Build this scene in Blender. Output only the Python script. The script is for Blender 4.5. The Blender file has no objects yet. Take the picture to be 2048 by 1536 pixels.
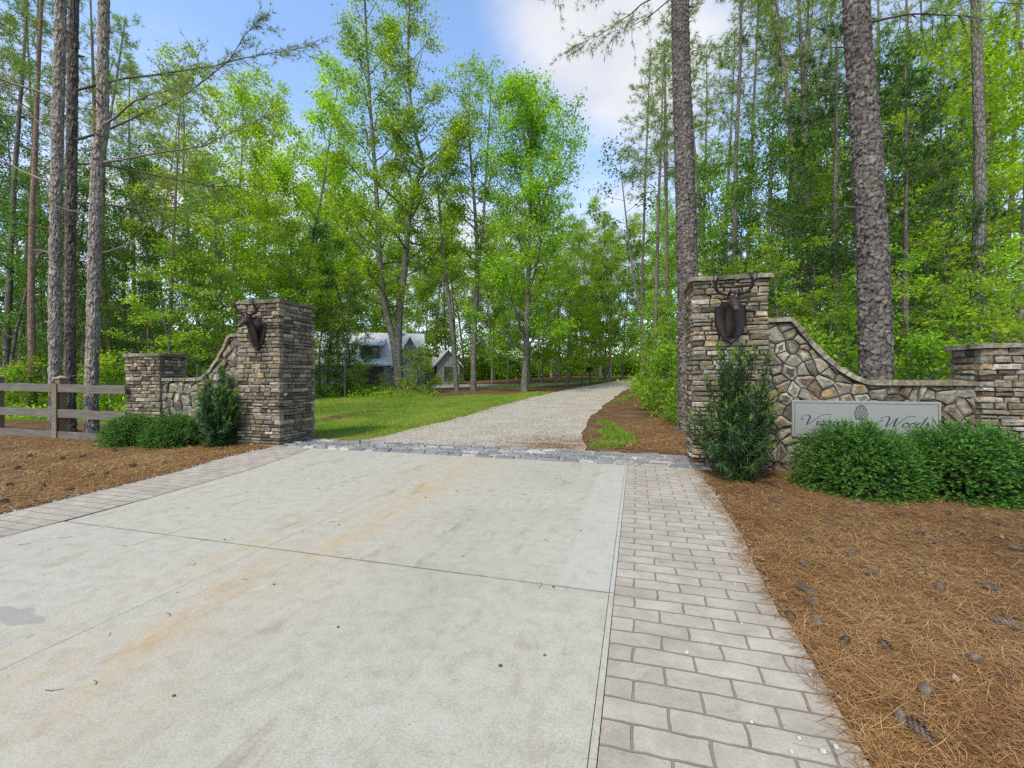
import bpy, bmesh, math, random
import numpy as np
from mathutils import Vector, Matrix, noise, geometry

sc = bpy.context.scene
COL = sc.collection
R = math.radians

# ------------------------------------------------------------------ camera, sky, sun, exposure
YAW = 15.8
CAMZ = 1.4
FPX = 880.0            # focal length in pixels of the 2048 wide photograph
cam_d = bpy.data.cameras.new("camera")
cam = bpy.data.objects.new("camera", cam_d)
COL.objects.link(cam)
cam.location = (0, 0, CAMZ)
cam.rotation_euler = (R(90), 0, R(YAW))
cam_d.sensor_width = 36
cam_d.lens = FPX / 2048 * 36
cam_d.shift_y = -16 / 2048
cam_d.clip_end = 3000
cam_d.clip_start = 0.05
sc.camera = cam

SUN_EL, SUN_AZ = 52.0, 196.0       # azimuth clockwise from +Y
sun_d = bpy.data.lights.new("sun", 'SUN')
sun_d.energy = 1.5
sun_d.angle = R(10)
sun_d.color = (1.0, 0.92, 0.77)
sun = bpy.data.objects.new("sun", sun_d)
COL.objects.link(sun)
to_sun = Vector((math.sin(R(SUN_AZ)) * math.cos(R(SUN_EL)), math.cos(R(SUN_AZ)) * math.cos(R(SUN_EL)), math.sin(R(SUN_EL))))
sun.rotation_euler = to_sun.to_track_quat('Z', 'Y').to_euler()

sc.view_settings.view_transform = 'Standard'
sc.view_settings.look = 'None'
sc.view_settings.exposure = 1.48
sc.view_settings.gamma = 1
sc.view_settings.use_curve_mapping = False
sc.cycles.pixel_filter_width = 1.1
sc.cycles.use_denoising = False
sc.cycles.max_bounces = 7
sc.cycles.diffuse_bounces = 4
sc.cycles.glossy_bounces = 2
sc.cycles.transmission_bounces = 4
sc.cycles.transparent_max_bounces = 4
sc.cycles.caustics_reflective = False
sc.cycles.caustics_refractive = False

cs_, sn_ = math.cos(R(YAW)), math.sin(R(YAW))


def W(px, d):
    """world x, y of a point seen in photo column px at camera depth d"""
    xc = (px - 1024) / FPX * d
    return cs_ * xc - sn_ * d, sn_ * xc + cs_ * d


def gh(x, y):
    t = max(0.0, y - 9.0)
    z = 0.027 * t if t < 40 else 0.027 * (40 + 22 * (1 - math.exp(-(t - 40) / 22)))
    k = 1.0 if x > -9 else max(0.35, 1 - (-9 - x) / 30.0)
    z *= k
    if y > 9 and (x > 2.5 or x < -9):
        z += 0.12 * noise.noise(Vector((x * .13, y * .13, 0))) * min(1, (y - 9) / 5)
    if x < -7 and y < 9:
        z -= 0.06 * min(1, (-7 - x) / 3) * min(1, max(0, (y - 4) / 3))
    return z


def hit(px, py, dmax=66):
    """where the sight line through a photo pixel meets the terrain"""
    d = 1.2
    while d < dmax:
        x, y = W(px, d)
        z = CAMZ - (py - 752) / FPX * d
        if z <= gh(x, y):
            return x, y
        d += 0.02
    return W(px, dmax)


# world
wd = bpy.data.worlds.new("World")
sc.world = wd
wd.use_nodes = True
wt = wd.node_tree
wt.nodes.clear()


def nd(nt, typ, ins=None, **kw):
    n = nt.nodes.new(typ)
    for k, v in kw.items():
        setattr(n, k, v)
    for k, v in (ins or {}).items():
        if isinstance(v, bpy.types.NodeSocket):
            nt.links.new(v, n.inputs[k])
        else:
            n.inputs[k].default_value = v
    return n


def math_(nt, op, a, b=None, clamp=False):
    n = nt.nodes.new('ShaderNodeMath')
    n.operation = op
    n.use_clamp = clamp
    for i, v in enumerate((a, b)):
        if v is None:
            continue
        if isinstance(v, bpy.types.NodeSocket):
            nt.links.new(v, n.inputs[i])
        else:
            n.inputs[i].default_value = v
    return n.outputs[0]


def ramp(nt, fac, stops, interp='LINEAR'):
    n = nt.nodes.new('ShaderNodeValToRGB')
    n.color_ramp.interpolation = interp
    el = n.color_ramp.elements
    while len(el) < len(stops):
        el.new(0.5)
    for e, (p, c) in zip(el, stops):
        e.position = p
        e.color = c if len(c) == 4 else (*c, 1)
    nt.links.new(fac, n.inputs[0])
    return n.outputs[0]


def mixc(nt, fac, a, b, mode='MIX'):
    n = nt.nodes.new('ShaderNodeMix')
    n.data_type = 'RGBA'
    n.blend_type = mode
    for i, v in ((0, fac), (6, a), (7, b)):
        if isinstance(v, bpy.types.NodeSocket):
            nt.links.new(v, n.inputs[i])
        elif i == 0:
            n.inputs[0].default_value = v
        else:
            n.inputs[i].default_value = (*v, 1) if len(v) == 3 else v
    return n.outputs[2]


sky = nd(wt, 'ShaderNodeTexSky', sky_type='NISHITA', sun_disc=False, sun_elevation=R(SUN_EL), sun_rotation=R(SUN_AZ),
         altitude=200, air_density=1.0, dust_density=0.6, ozone_density=1.6)
bg1 = nd(wt, 'ShaderNodeBackground', {'Color': sky.outputs[0], 'Strength': 0.125})
tc = nd(wt, 'ShaderNodeTexCoord')
sep = nd(wt, 'ShaderNodeSeparateXYZ', {0: tc.outputs['Generated']})
zz = math_(wt, 'ADD', math_(wt, 'MAXIMUM', sep.outputs[2], 0.0), 0.16)
cu = math_(wt, 'DIVIDE', sep.outputs[0], zz)
cv = math_(wt, 'DIVIDE', sep.outputs[1], zz)
cv3 = nd(wt, 'ShaderNodeCombineXYZ', {0: cu, 1: cv, 2: 0.0})
cn = nd(wt, 'ShaderNodeTexNoise', {'Vector': cv3.outputs[0], 'Scale': 1.15, 'Detail': 9.0, 'Roughness': 0.56, 'Distortion': 0.25})


def cloud_bias(px, py, size, amt):
    """a cloud bank (amt > 0) or a clear gap (amt < 0) centred on a direction of the sky"""
    a = Vector((cs_ * (px - 1024) - sn_ * FPX, sn_ * (px - 1024) + cs_ * FPX, 752 - py)).normalized()
    dv = nd(wt, 'ShaderNodeVectorMath', {0: tc.outputs['Generated'], 1: a}, operation='DISTANCE')
    q = math_(wt, 'DIVIDE', dv.outputs['Value'], size)
    q = math_(wt, 'MULTIPLY', q, q)
    e = math_(wt, 'POWER', 2.718, math_(wt, 'MULTIPLY', q, -1.0))
    return math_(wt, 'MULTIPLY', e, amt)


tot = cn.outputs['Fac']
for b in ((1120, 40, .17, .26), (1230, 170, .14, .26), (1000, 0, .11, .14), (470, 90, .34, -.22), (860, 150, .18, -.20), (1170, 330, .13, -.26), (990, 240, .12, -.16),
          (1230, 460, .12, .25), (700, 330, .2, .18), (300, 420, .25, .30), (960, 500, .22, .3), (1750, 200, .40, .14), (590, 340, .14, .2)):
    tot = math_(wt, 'ADD', tot, cloud_bias(*b))
cm = ramp(wt, tot, [(0.47, (0, 0, 0)), (0.86, (1, 1, 1))], 'EASE')
cn2 = nd(wt, 'ShaderNodeTexNoise', {'Vector': cv3.outputs[0], 'Scale': 2.6, 'Detail': 6.0})
cc = ramp(wt, cn2.outputs['Fac'], [(0.34, (0.76, 0.785, 0.87)), (0.62, (1.0, 0.985, 0.975))])
bg2 = nd(wt, 'ShaderNodeBackground', {'Color': cc, 'Strength': 0.355})
mx = nd(wt, 'ShaderNodeMixShader', {0: math_(wt, 'MULTIPLY', cm, 0.93), 1: bg1.outputs[0], 2: bg2.outputs[0]})
wo = nd(wt, 'ShaderNodeOutputWorld', {0: mx.outputs[0]})

# ------------------------------------------------------------------ mesh helpers


class MB:
    """collects geometry, links it as one mesh object"""

    def __init__(s):
        s.v, s.f, s.n = [], {}, 0

    def add(s, V, F):
        V = np.asarray(V, dtype=np.float64).reshape(-1, 3)
        F = np.asarray(F, dtype=np.int64)
        s.v.append(V)
        s.f.setdefault(F.shape[1], []).append(F + s.n)
        s.n += len(V)

    def mesh(s, name, smooth=False):
        me = bpy.data.meshes.new(name)
        V = np.concatenate(s.v)
        me.vertices.add(len(V))
        me.vertices.foreach_set('co', V.ravel().astype(np.float32))
        idx, starts, c = [], [], 0
        for k, fl in s.f.items():
            F = np.concatenate(fl)
            idx.append(F.ravel())
            starts.append(c + np.arange(len(F)) * k)
            c += F.size
        idx = np.concatenate(idx).astype(np.int32)
        starts = np.concatenate(starts).astype(np.int32)
        me.loops.add(len(idx))
        me.loops.foreach_set('vertex_index', idx)
        me.polygons.add(len(starts))
        me.polygons.foreach_set('loop_start', starts)
        me.update(calc_edges=True)
        me.validate()
        me.polygons.foreach_set('use_smooth', np.full(len(me.polygons), smooth))
        return me

    def build(s, name, m, parent=None, smooth=False):
        return put(name, s.mesh(name, smooth), m, parent)

    # shapes
    def box(s, x0, x1, y0, y1, z0, z1):
        V = [(x, y, z) for z in (z0, z1) for y in (y0, y1) for x in (x0, x1)]
        s.add(V, [(0, 2, 3, 1), (4, 5, 7, 6), (0, 1, 5, 4), (2, 6, 7, 3), (0, 4, 6, 2), (1, 3, 7, 5)])

    def tube(s, pts, rad, n=8, cap=True):
        P = np.array([tuple(p) for p in pts], float)
        m = len(P)
        rad = np.full(m, rad) if np.isscalar(rad) else np.array(rad, float)
        T = np.gradient(P, axis=0)
        T /= np.linalg.norm(T, axis=1)[:, None] + 1e-9
        ref = np.array([1.0, 0, 0]) if abs(T[0][0]) < .8 else np.array([0, 1.0, 0])
        a = np.cross(T, ref)
        a /= np.linalg.norm(a, axis=1)[:, None] + 1e-9
        b = np.cross(T, a)
        th = np.arange(n) / n * 2 * np.pi
        V = P[:, None] + rad[:, None, None] * (np.cos(th)[None, :, None] * a[:, None] + np.sin(th)[None, :, None] * b[:, None])
        i, j = np.meshgrid(np.arange(m - 1), np.arange(n), indexing='ij')
        q = np.stack([i * n + j, i * n + (j + 1) % n, (i + 1) * n + (j + 1) % n, (i + 1) * n + j], -1).reshape(-1, 4)
        s.add(V.reshape(-1, 3), q)
        if cap:
            for k in (0, m - 1):
                ring = V[k]
                c = ring.mean(0)
                vv = np.vstack([ring, c])
                s.add(vv, [(x, (x + 1) % n, n) if k else ((x + 1) % n, x, n) for x in range(n)])

    def loft(s, rings):
        """rings: list of equal point loops, closed ends"""
        V = np.array(rings, float)
        m, n = V.shape[:2]
        q = [(i * n + j, i * n + (j + 1) % n, (i + 1) * n + (j + 1) % n, (i + 1) * n + j) for i in range(m - 1) for j in range(n)]
        s.add(V.reshape(-1, 3), q)
        for k in (0, m - 1):
            vv = np.vstack([V[k], V[k].mean(0)])
            s.add(vv, [(x, (x + 1) % n, n) if k else ((x + 1) % n, x, n) for x in range(n)])

    def ball(s, c, r, seg=8, rings=6, sc=(1, 1, 1)):
        L = []
        for i in range(rings + 1):
            ph = math.pi * i / rings
            rr = max(1e-4, math.sin(ph)) * r
            L.append([(c[0] + rr * math.cos(2 * math.pi * j / seg) * sc[0], c[1] + rr * math.sin(2 * math.pi * j / seg) * sc[1],
                       c[2] - r * math.cos(ph) * sc[2]) for j in range(seg)])
        s.loft(L)

    def prism(s, poly, y0, y1):
        """polygon in x,z (counter-clockwise seen from -y) pulled from y0 (front) to y1"""
        n = len(poly)
        V = [(x, y0, z) for x, z in poly] + [(x, y1, z) for x, z in poly]
        s.add(V, [(i, i + n, (i + 1) % n + n, (i + 1) % n) for i in range(n)])
        s.fan([(x, y0, z) for x, z in poly])
        s.fan([(x, y1, z) for x, z in poly][::-1])

    def fan(s, P):
        tri = geometry.tessellate_polygon([[Vector(p) for p in P]])
        s.add(P, [tuple(t) for t in tri])


def put(name, me, m, parent=None):
    o = bpy.data.objects.new(name, me)
    if m is not None and not me.materials:
        me.materials.append(m)
    COL.objects.link(o)
    if parent:
        o.parent = parent
    return o


def tag(o, label, cat, group=None):
    o['label'] = label
    o['category'] = cat
    if group:
        o['group'] = group
    return o


def empty(name, loc, rz=0, label=None, cat=None, group=None, sc_=1.0):
    o = bpy.data.objects.new(name, None)
    COL.objects.link(o)
    o.location = loc
    o.rotation_euler = (0, 0, rz)
    o.scale = (sc_,) * 3 if np.isscalar(sc_) else sc_
    o.empty_display_size = .2
    if label:
        tag(o, label, cat, group)
    return o


def structure(o, kind='structure'):
    o['kind'] = kind
    return o


# ------------------------------------------------------------------ materials


def newmat(name):
    m = bpy.data.materials.new(name)
    m.use_nodes = True
    nt = m.node_tree
    b = nt.nodes['Principled BSDF']
    return m, nt, b


def objco(nt):
    return nd(nt, 'ShaderNodeTexCoord').outputs['Object']


def noise_(nt, vec, scale, detail=5, rough=.55, dist=0.0):
    return nd(nt, 'ShaderNodeTexNoise', {'Vector': vec, 'Scale': scale, 'Detail': float(detail), 'Roughness': rough, 'Distortion': dist}).outputs['Fac']


def stretch(nt, vec, sx, sy, sz, rz=0.0):
    return nd(nt, 'ShaderNodeMapping', {'Vector': vec, 'Scale': (sx, sy, sz), 'Rotation': (0, 0, rz)}).outputs[0]


def bump(nt, b, h, strength, dist):
    n = nd(nt, 'ShaderNodeBump', {'Height': h, 'Strength': strength, 'Distance': dist})
    nt.links.new(n.outputs[0], b.inputs['Normal'])
    return n


def setc(nt, b, col, rough=.8, spec=.3):
    if isinstance(col, bpy.types.NodeSocket):
        nt.links.new(col, b.inputs['Base Color'])
    else:
        b.inputs['Base Color'].default_value = (*col, 1)
    b.inputs['Roughness'].default_value = rough
    b.inputs['Specular IOR Level'].default_value = spec


def leaf_mat(name, cols, trans, tw=.45, rough=.5, hue=.10, cs=1.0, cw=.6):
    """leaf: per leaf and per plant colour variation, light passes through"""
    m, nt, b = newmat(name)
    rnd = nd(nt, 'ShaderNodeNewGeometry').outputs['Random Per Island']
    oi = nd(nt, 'ShaderNodeObjectInfo').outputs['Random']
    p = objco(nt)
    big = ramp(nt, noise_(nt, p, cs, 4, .6), [(.30, (0, 0, 0)), (.70, (1, 1, 1))])  # clump noise: lit and shaded foliage clumps are put into the colour
    f = math_(nt, 'ADD', math_(nt, 'MULTIPLY', rnd, 1 - cw), math_(nt, 'MULTIPLY', big, cw))
    col = ramp(nt, f, cols)
    hsv = nd(nt, 'ShaderNodeHueSaturation', {'Color': col, 'Hue': math_(nt, 'ADD', .5 - hue * .12, math_(nt, 'MULTIPLY', oi, hue * .24)),
                                            'Value': math_(nt, 'ADD', .85, math_(nt, 'MULTIPLY', oi, .3))}).outputs[0]
    setc(nt, b, hsv, rough, .35)
    tcol = mixc(nt, 1.0, hsv, trans, 'MULTIPLY')
    tr = nd(nt, 'ShaderNodeBsdfTranslucent', {'Color': tcol})
    mxs = nd(nt, 'ShaderNodeMixShader', {0: tw, 1: b.outputs[0], 2: tr.outputs[0]})
    nt.links.new(mxs.outputs[0], nt.nodes['Material Output'].inputs[0])
    return m


M = {}
M['leaf_bright'] = leaf_mat('leaf_bright', [(.2, (0.124, 0.213, 0.013)), (.5, (0.248, 0.382, 0.018)), (.8, (0.410, 0.528, 0.029))], (1.8, 1.7, .8), .58)
M['leaf_mid'] = leaf_mat('leaf_mid', [(.2, (0.077, 0.160, 0.012)), (.5, (0.180, 0.311, 0.019)), (.8, (0.342, 0.477, 0.030))], (1.8, 1.7, .9), .58)
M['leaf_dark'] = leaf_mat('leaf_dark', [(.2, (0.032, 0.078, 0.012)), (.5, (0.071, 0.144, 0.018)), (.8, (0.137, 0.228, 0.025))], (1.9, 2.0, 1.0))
M['leaf_oak'] = leaf_mat('leaf_oak', [(.2, (0.076, 0.157, 0.011)), (.5, (0.182, 0.320, 0.016)), (.8, (0.350, 0.498, 0.023))], (1.8, 1.7, .8), .58)
M['needle'] = leaf_mat('needle', [(.2, (0.093, 0.158, 0.031)), (.5, (0.186, 0.276, 0.045)), (.8, (0.310, 0.394, 0.063))], (1.6, 1.7, 1.0), .3)
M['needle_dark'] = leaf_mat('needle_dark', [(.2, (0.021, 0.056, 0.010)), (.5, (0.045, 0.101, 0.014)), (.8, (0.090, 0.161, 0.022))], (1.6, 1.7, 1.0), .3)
M['spruce'] = leaf_mat('spruce', [(.15, (.012, .045, .008)), (.5, (.032, .105, .014)), (.8, (.075, .19, .024))], (1.5, 1.6, 1.0), .25, .5, .06, 9.0, .75)
M['spruce_tip'] = leaf_mat('spruce_tip', [(.15, (.07, .18, .020)), (.5, (.13, .28, .030)), (.85, (.24, .42, .05))], (1.5, 1.6, 1.0), .3, .5, .06, 9.0, .6)
M['strap'] = leaf_mat('strap', [(.2, (.014, .050, .014)), (.55, (.034, .095, .020)), (.85, (.07, .15, .028))], (1.6, 1.8, .9), .25)
M['strap_tip'] = leaf_mat('strap_tip', [(.2, (.12, .23, .02)), (.8, (.24, .36, .035))], (1.7, 1.8, .9), .35)
M['grass'] = leaf_mat('grass', [(.2, (.095, .175, .012)), (.5, (.17, .275, .020)), (.8, (.29, .35, .050))], (1.6, 1.6, .9), .35)


def mat_concrete():
    m, nt, b = newmat('concrete')
    p = objco(nt)
    x, y, z = (nd(nt, 'ShaderNodeSeparateXYZ', {0: p}).outputs[i] for i in range(3))
    c = ramp(nt, noise_(nt, p, .8, 6, .6), [(.3, (.31, .283, .210)), (.7, (.41, .376, .292))])
    c = mixc(nt, .6, c, ramp(nt, noise_(nt, p, 9, 8, .75), [(.36, (.225, .203, .145)), (.5, (.383, .351, .270)), (.66, (.47, .436, .35))]))
    c = mixc(nt, .45, c, ramp(nt, noise_(nt, p, 90, 4, .8), [(.34, (.18, .168, .13)), (.5, (.365, .347, .29)), (.68, (.50, .48, .42))]))
    # worn broom lines and brown scuffs that follow the traffic
    s = noise_(nt, stretch(nt, p, 1.0, .22, 1, R(-24)), 5.5, 8, .68, .6)
    s2 = noise_(nt, p, 1.7, 2)
    scf = math_(nt, 'MULTIPLY', ramp(nt, s, [(.545, (0, 0, 0)), (.66, (1, 1, 1))]), ramp(nt, s2, [(.44, (0, 0, 0)), (.60, (1, 1, 1))]))
    c = mixc(nt, math_(nt, 'MULTIPLY', scf, .6), c, (.19, .13, .065))
    # rust coloured wash beside the centre joint

    def band(x0, w):
        d = math_(nt, 'DIVIDE', math_(nt, 'SUBTRACT', x, x0), w)
        return math_(nt, 'POWER', 2.718, math_(nt, 'MULTIPLY', math_(nt, 'MULTIPLY', d, d), -1.0))
    n1 = ramp(nt, noise_(nt, stretch(nt, p, 1.4, .5, 1), 2.6, 8, .68), [(.42, (0, 0, 0)), (.62, (1, 1, 1))])
    rust = math_(nt, 'ADD', math_(nt, 'MULTIPLY', band(-2.56, .2), .50), math_(nt, 'MULTIPLY', band(-3.08, .13), .42))
    rust = math_(nt, 'ADD', rust, math_(nt, 'MULTIPLY', band(-2.2, .42), .26))
    rust = math_(nt, 'MULTIPLY', rust, math_(nt, 'ADD', math_(nt, 'MULTIPLY', n1, .9), .12), True)
    c = mixc(nt, rust, c, (.40, .27, .125))
    # lighter troweled margin beside the pavers
    mg = math_(nt, 'MULTIPLY', math_(nt, 'GREATER_THAN', x, -.50), math_(nt, 'GREATER_THAN', y, 2.9))
    c = mixc(nt, math_(nt, 'MULTIPLY', mg, .35), c, (.41, .395, .36))
    # darker mottled lane right of centre
    dk = math_(nt, 'MULTIPLY', band(-1.25, .8), ramp(nt, noise_(nt, p, .9, 5), [(.4, (0, 0, 0)), (.65, (1, 1, 1))]))
    c = mixc(nt, math_(nt, 'MULTIPLY', dk, .35), c, (.23, .22, .165))
    # old mortar patch
    wv = nd(nt, 'ShaderNodeVectorMath', {0: p, 1: nd(nt, 'ShaderNodeTexNoise', {'Vector': p, 'Scale': 1.2, 'Detail': 3.0}).outputs['Color']}, operation='ADD').outputs[0]
    sp = nd(nt, 'ShaderNodeSeparateXYZ', {0: wv})
    ex = math_(nt, 'DIVIDE', math_(nt, 'ADD', sp.outputs[0], 3.02), .30)
    ey = math_(nt, 'DIVIDE', math_(nt, 'SUBTRACT', sp.outputs[1], 2.16), .10)
    e = math_(nt, 'ADD', math_(nt, 'MULTIPLY', ex, ex), math_(nt, 'MULTIPLY', ey, ey))
    c = mixc(nt, math_(nt, 'MULTIPLY', math_(nt, 'LESS_THAN', e, .9), .55), c, (.22, .21, .19))
    # dirt caught along the sawn joints
    jl = math_(nt, 'LESS_THAN', math_(nt, 'ABSOLUTE', math_(nt, 'SUBTRACT', y, 2.88)), .008)
    jv = math_(nt, 'LESS_THAN', math_(nt, 'ABSOLUTE', math_(nt, 'SUBTRACT', x, -2.89)), .004)
    c = mixc(nt, math_(nt, 'MULTIPLY', math_(nt, 'MAXIMUM', jl, math_(nt, 'MULTIPLY', jv, .3)), ramp(nt, noise_(nt, p, 5, 4), [(.3, (.2, .2, .2)), (.6, (.75, .75, .75))])), c, (.10, .09, .065))
    # dark pits
    vo = nd(nt, 'ShaderNodeTexVoronoi', {'Vector': p, 'Scale': 7.0})
    pit = math_(nt, 'LESS_THAN', vo.outputs['Distance'], .035)
    c = mixc(nt, math_(nt, 'MULTIPLY', pit, .6), c, (.12, .10, .08))
    setc(nt, b, c, .85, .25)
    bump(nt, b, math_(nt, 'ADD', noise_(nt, p, 160, 3), math_(nt, 'MULTIPLY', noise_(nt, stretch(nt, p, 1, .1, 1), 60, 2), .7)), .35, .004)
    return m


def mat_paver():
    m, nt, b = newmat('stamped_paver')
    p = objco(nt)
    w = nd(nt, 'ShaderNodeVectorMath', {0: nd(nt, 'ShaderNodeTexNoise', {'Vector': p, 'Scale': 7.0, 'Detail': 3.0}).outputs['Color'], 'Scale': .030}, operation='SCALE').outputs[0]
    q = nd(nt, 'ShaderNodeVectorMath', {0: p, 1: w}, operation='ADD').outputs[0]
    br = nd(nt, 'ShaderNodeTexBrick', {'Vector': q, 'Color1': (0, 0, 0, 1), 'Color2': (1, 1, 1, 1), 'Mortar': (.5, .5, .5, 1), 'Scale': 1.0,
                                       'Mortar Size': .0065, 'Mortar Smooth': .35, 'Bias': 0.0, 'Brick Width': .285, 'Row Height': .131}, offset=.5)
    c = ramp(nt, br.outputs['Color'], [(0, (.30, .260, .195)), (1, (.46, .405, .318))])
    c = mixc(nt, .5, c, ramp(nt, noise_(nt, p, 5, 8, .65), [(.36, (.225, .187, .135)), (.64, (.50, .445, .355))]))
    c = mixc(nt, .35, c, ramp(nt, noise_(nt, p, 110, 3, .7), [(.3, (.18, .15, .12)), (.7, (.43, .385, .335))]))
    sm = ramp(nt, noise_(nt, stretch(nt, p, 1, .5, 1, R(30)), 9, 4, .6, .5), [(.62, (0, 0, 0)), (.74, (1, 1, 1))])
    c = mixc(nt, math_(nt, 'MULTIPLY', sm, .35), c, (.14, .10, .07))
    c = mixc(nt, math_(nt, 'MULTIPLY', ramp(nt, noise_(nt, p, 1.6, 5), [(.45, (0, 0, 0)), (.7, (1, 1, 1))]), .35), c, (.20, .165, .12))
    gap = mixc(nt, noise_(nt, p, 8, 4), (.11, .095, .060), (.24, .205, .155))
    c = mixc(nt, math_(nt, 'MULTIPLY', br.outputs['Fac'], .9), c, gap)
    setc(nt, b, c, .8, .3)
    h = math_(nt, 'ADD', math_(nt, 'MULTIPLY', br.outputs['Fac'], -1.0), math_(nt, 'MULTIPLY', noise_(nt, p, 30, 5), .35))
    bump(nt, b, h, .8, .012)
    return m


def mat_straw(name='pine_straw_ground'):
    m, nt, b = newmat(name)
    p = objco(nt)
    c = ramp(nt, noise_(nt, p, 2.2, 7, .65), [(.3, (.040, .022, .011)), (.5, (.098, .050, .024)), (.72, (.175, .100, .052))])
    for rz, s in ((.4, 1), (1.3, 2), (2.4, 3)):
        f = noise_(nt, stretch(nt, p, 1, .1, 1, rz), 55, 3, .6, .6)
        c = mixc(nt, ramp(nt, f, [(.55, (0, 0, 0)), (.66, (1, 1, 1))]), c, [(.21, .122, .06), (.14, .066, .030), (.26, .165, .09)][s - 1])
    f = noise_(nt, p, 1.1, 5)
    c = mixc(nt, math_(nt, 'MULTIPLY', ramp(nt, f, [(.58, (0, 0, 0)), (.72, (1, 1, 1))]), .5), c, (.13, .10, .07))
    setc(nt, b, c, .95, .1)
    bump(nt, b, math_(nt, 'ADD', noise_(nt, p, 35, 5, .7), noise_(nt, p, 6, 3)), .9, .03)
    return m


def mat_gravel():
    m, nt, b = newmat('gravel')
    p = objco(nt)
    vo = nd(nt, 'ShaderNodeTexVoronoi', {'Vector': p, 'Scale': 42.0})
    g = nd(nt, 'ShaderNodeSeparateColor', {0: vo.outputs['Color']}).outputs[0]
    c = ramp(nt, g, [(.0, (.21, .178, .132)), (.45, (.44, .39, .31)), (.8, (.57, .52, .43)), (1, (.70, .655, .56))])
    c = mixc(nt, .4, c, ramp(nt, noise_(nt, p, 1.3, 6), [(.35, (.34, .285, .21)), (.65, (.54, .485, .395))]))
    sp = nd(nt, 'ShaderNodeSeparateXYZ', {0: p})
    # needles trodden into the gravel just behind the cobbles
    dx = math_(nt, 'DIVIDE', math_(nt, 'ADD', sp.outputs[0], 1.55), 1.5)
    dy = math_(nt, 'DIVIDE', math_(nt, 'SUBTRACT', sp.outputs[1], 8.7), 1.1)
    e = math_(nt, 'POWER', 2.718, math_(nt, 'MULTIPLY', math_(nt, 'ADD', math_(nt, 'MULTIPLY', dx, dx), math_(nt, 'MULTIPLY', dy, dy)), -1.0))
    f = math_(nt, 'ADD', math_(nt, 'MULTIPLY', e, .74), math_(nt, 'MULTIPLY', math_(nt, 'SUBTRACT', noise_(nt, stretch(nt, p, .6, 1.6, 1), 3.5, 9, .75), .5), 1.6))
    c = mixc(nt, ramp(nt, f, [(.34, (0, 0, 0)), (.85, (.8, .8, .8))]), c, mixc(nt, noise_(nt, p, 30, 3), (.12, .06, .025), (.30, .19, .10)))
    setc(nt, b, c, .95, .15)
    bump(nt, b, math_(nt, 'ADD', math_(nt, 'MULTIPLY', vo.outputs['Distance'], -1.6), noise_(nt, p, 9, 4)), 1.0, .02)
    return m


def mat_lawn():
    m, nt, b = newmat('lawn_soil')
    p = objco(nt)
    c = ramp(nt, noise_(nt, p, 1.3, 6, .6), [(.3, (.10, .16, .018)), (.55, (.15, .215, .022)), (.72, (.21, .20, .06))])
    c = mixc(nt, .4, c, ramp(nt, noise_(nt, p, 40, 4, .7), [(.3, (.06, .09, .012)), (.7, (.25, .30, .04))]))
    c = mixc(nt, math_(nt, 'MULTIPLY', ramp(nt, noise_(nt, p, .9, 8, .7), [(.54, (0, 0, 0)), (.66, (1, 1, 1))]), .75), c, (.20, .115, .045))
    setc(nt, b, c, .95, .1)
    bump(nt, b, noise_(nt, p, 50, 4), .8, .03)
    return m


def mat_stone(name, stops, scale=18, moss=.25):
    m, nt, b = newmat(name)
    p = objco(nt)
    rnd = nd(nt, 'ShaderNodeNewGeometry').outputs['Random Per Island']
    c = ramp(nt, rnd, stops)
    n = noise_(nt, p, scale, 7, .65)
    c = mixc(nt, .9, c, ramp(nt, n, [(.34, (.25, .23, .20)), (.5, (.5, .5, .5)), (.66, (.76, .75, .72))]), 'OVERLAY')
    c = mixc(nt, math_(nt, 'MULTIPLY', ramp(nt, noise_(nt, p, 4.5, 5), [(.52, (0, 0, 0)), (.66, (1, 1, 1))]), moss), c, (.085, .08, .045))
    c = mixc(nt, ramp(nt, noise_(nt, p, 26, 3), [(.68, (0, 0, 0)), (.76, (.5, .5, .5))]), c, (.40, .39, .34))
    setc(nt, b, c, .9, .2)
    bump(nt, b, math_(nt, 'ADD', n, math_(nt, 'MULTIPLY', noise_(nt, p, 70, 4), .5)), .7, .014)
    return m


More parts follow.
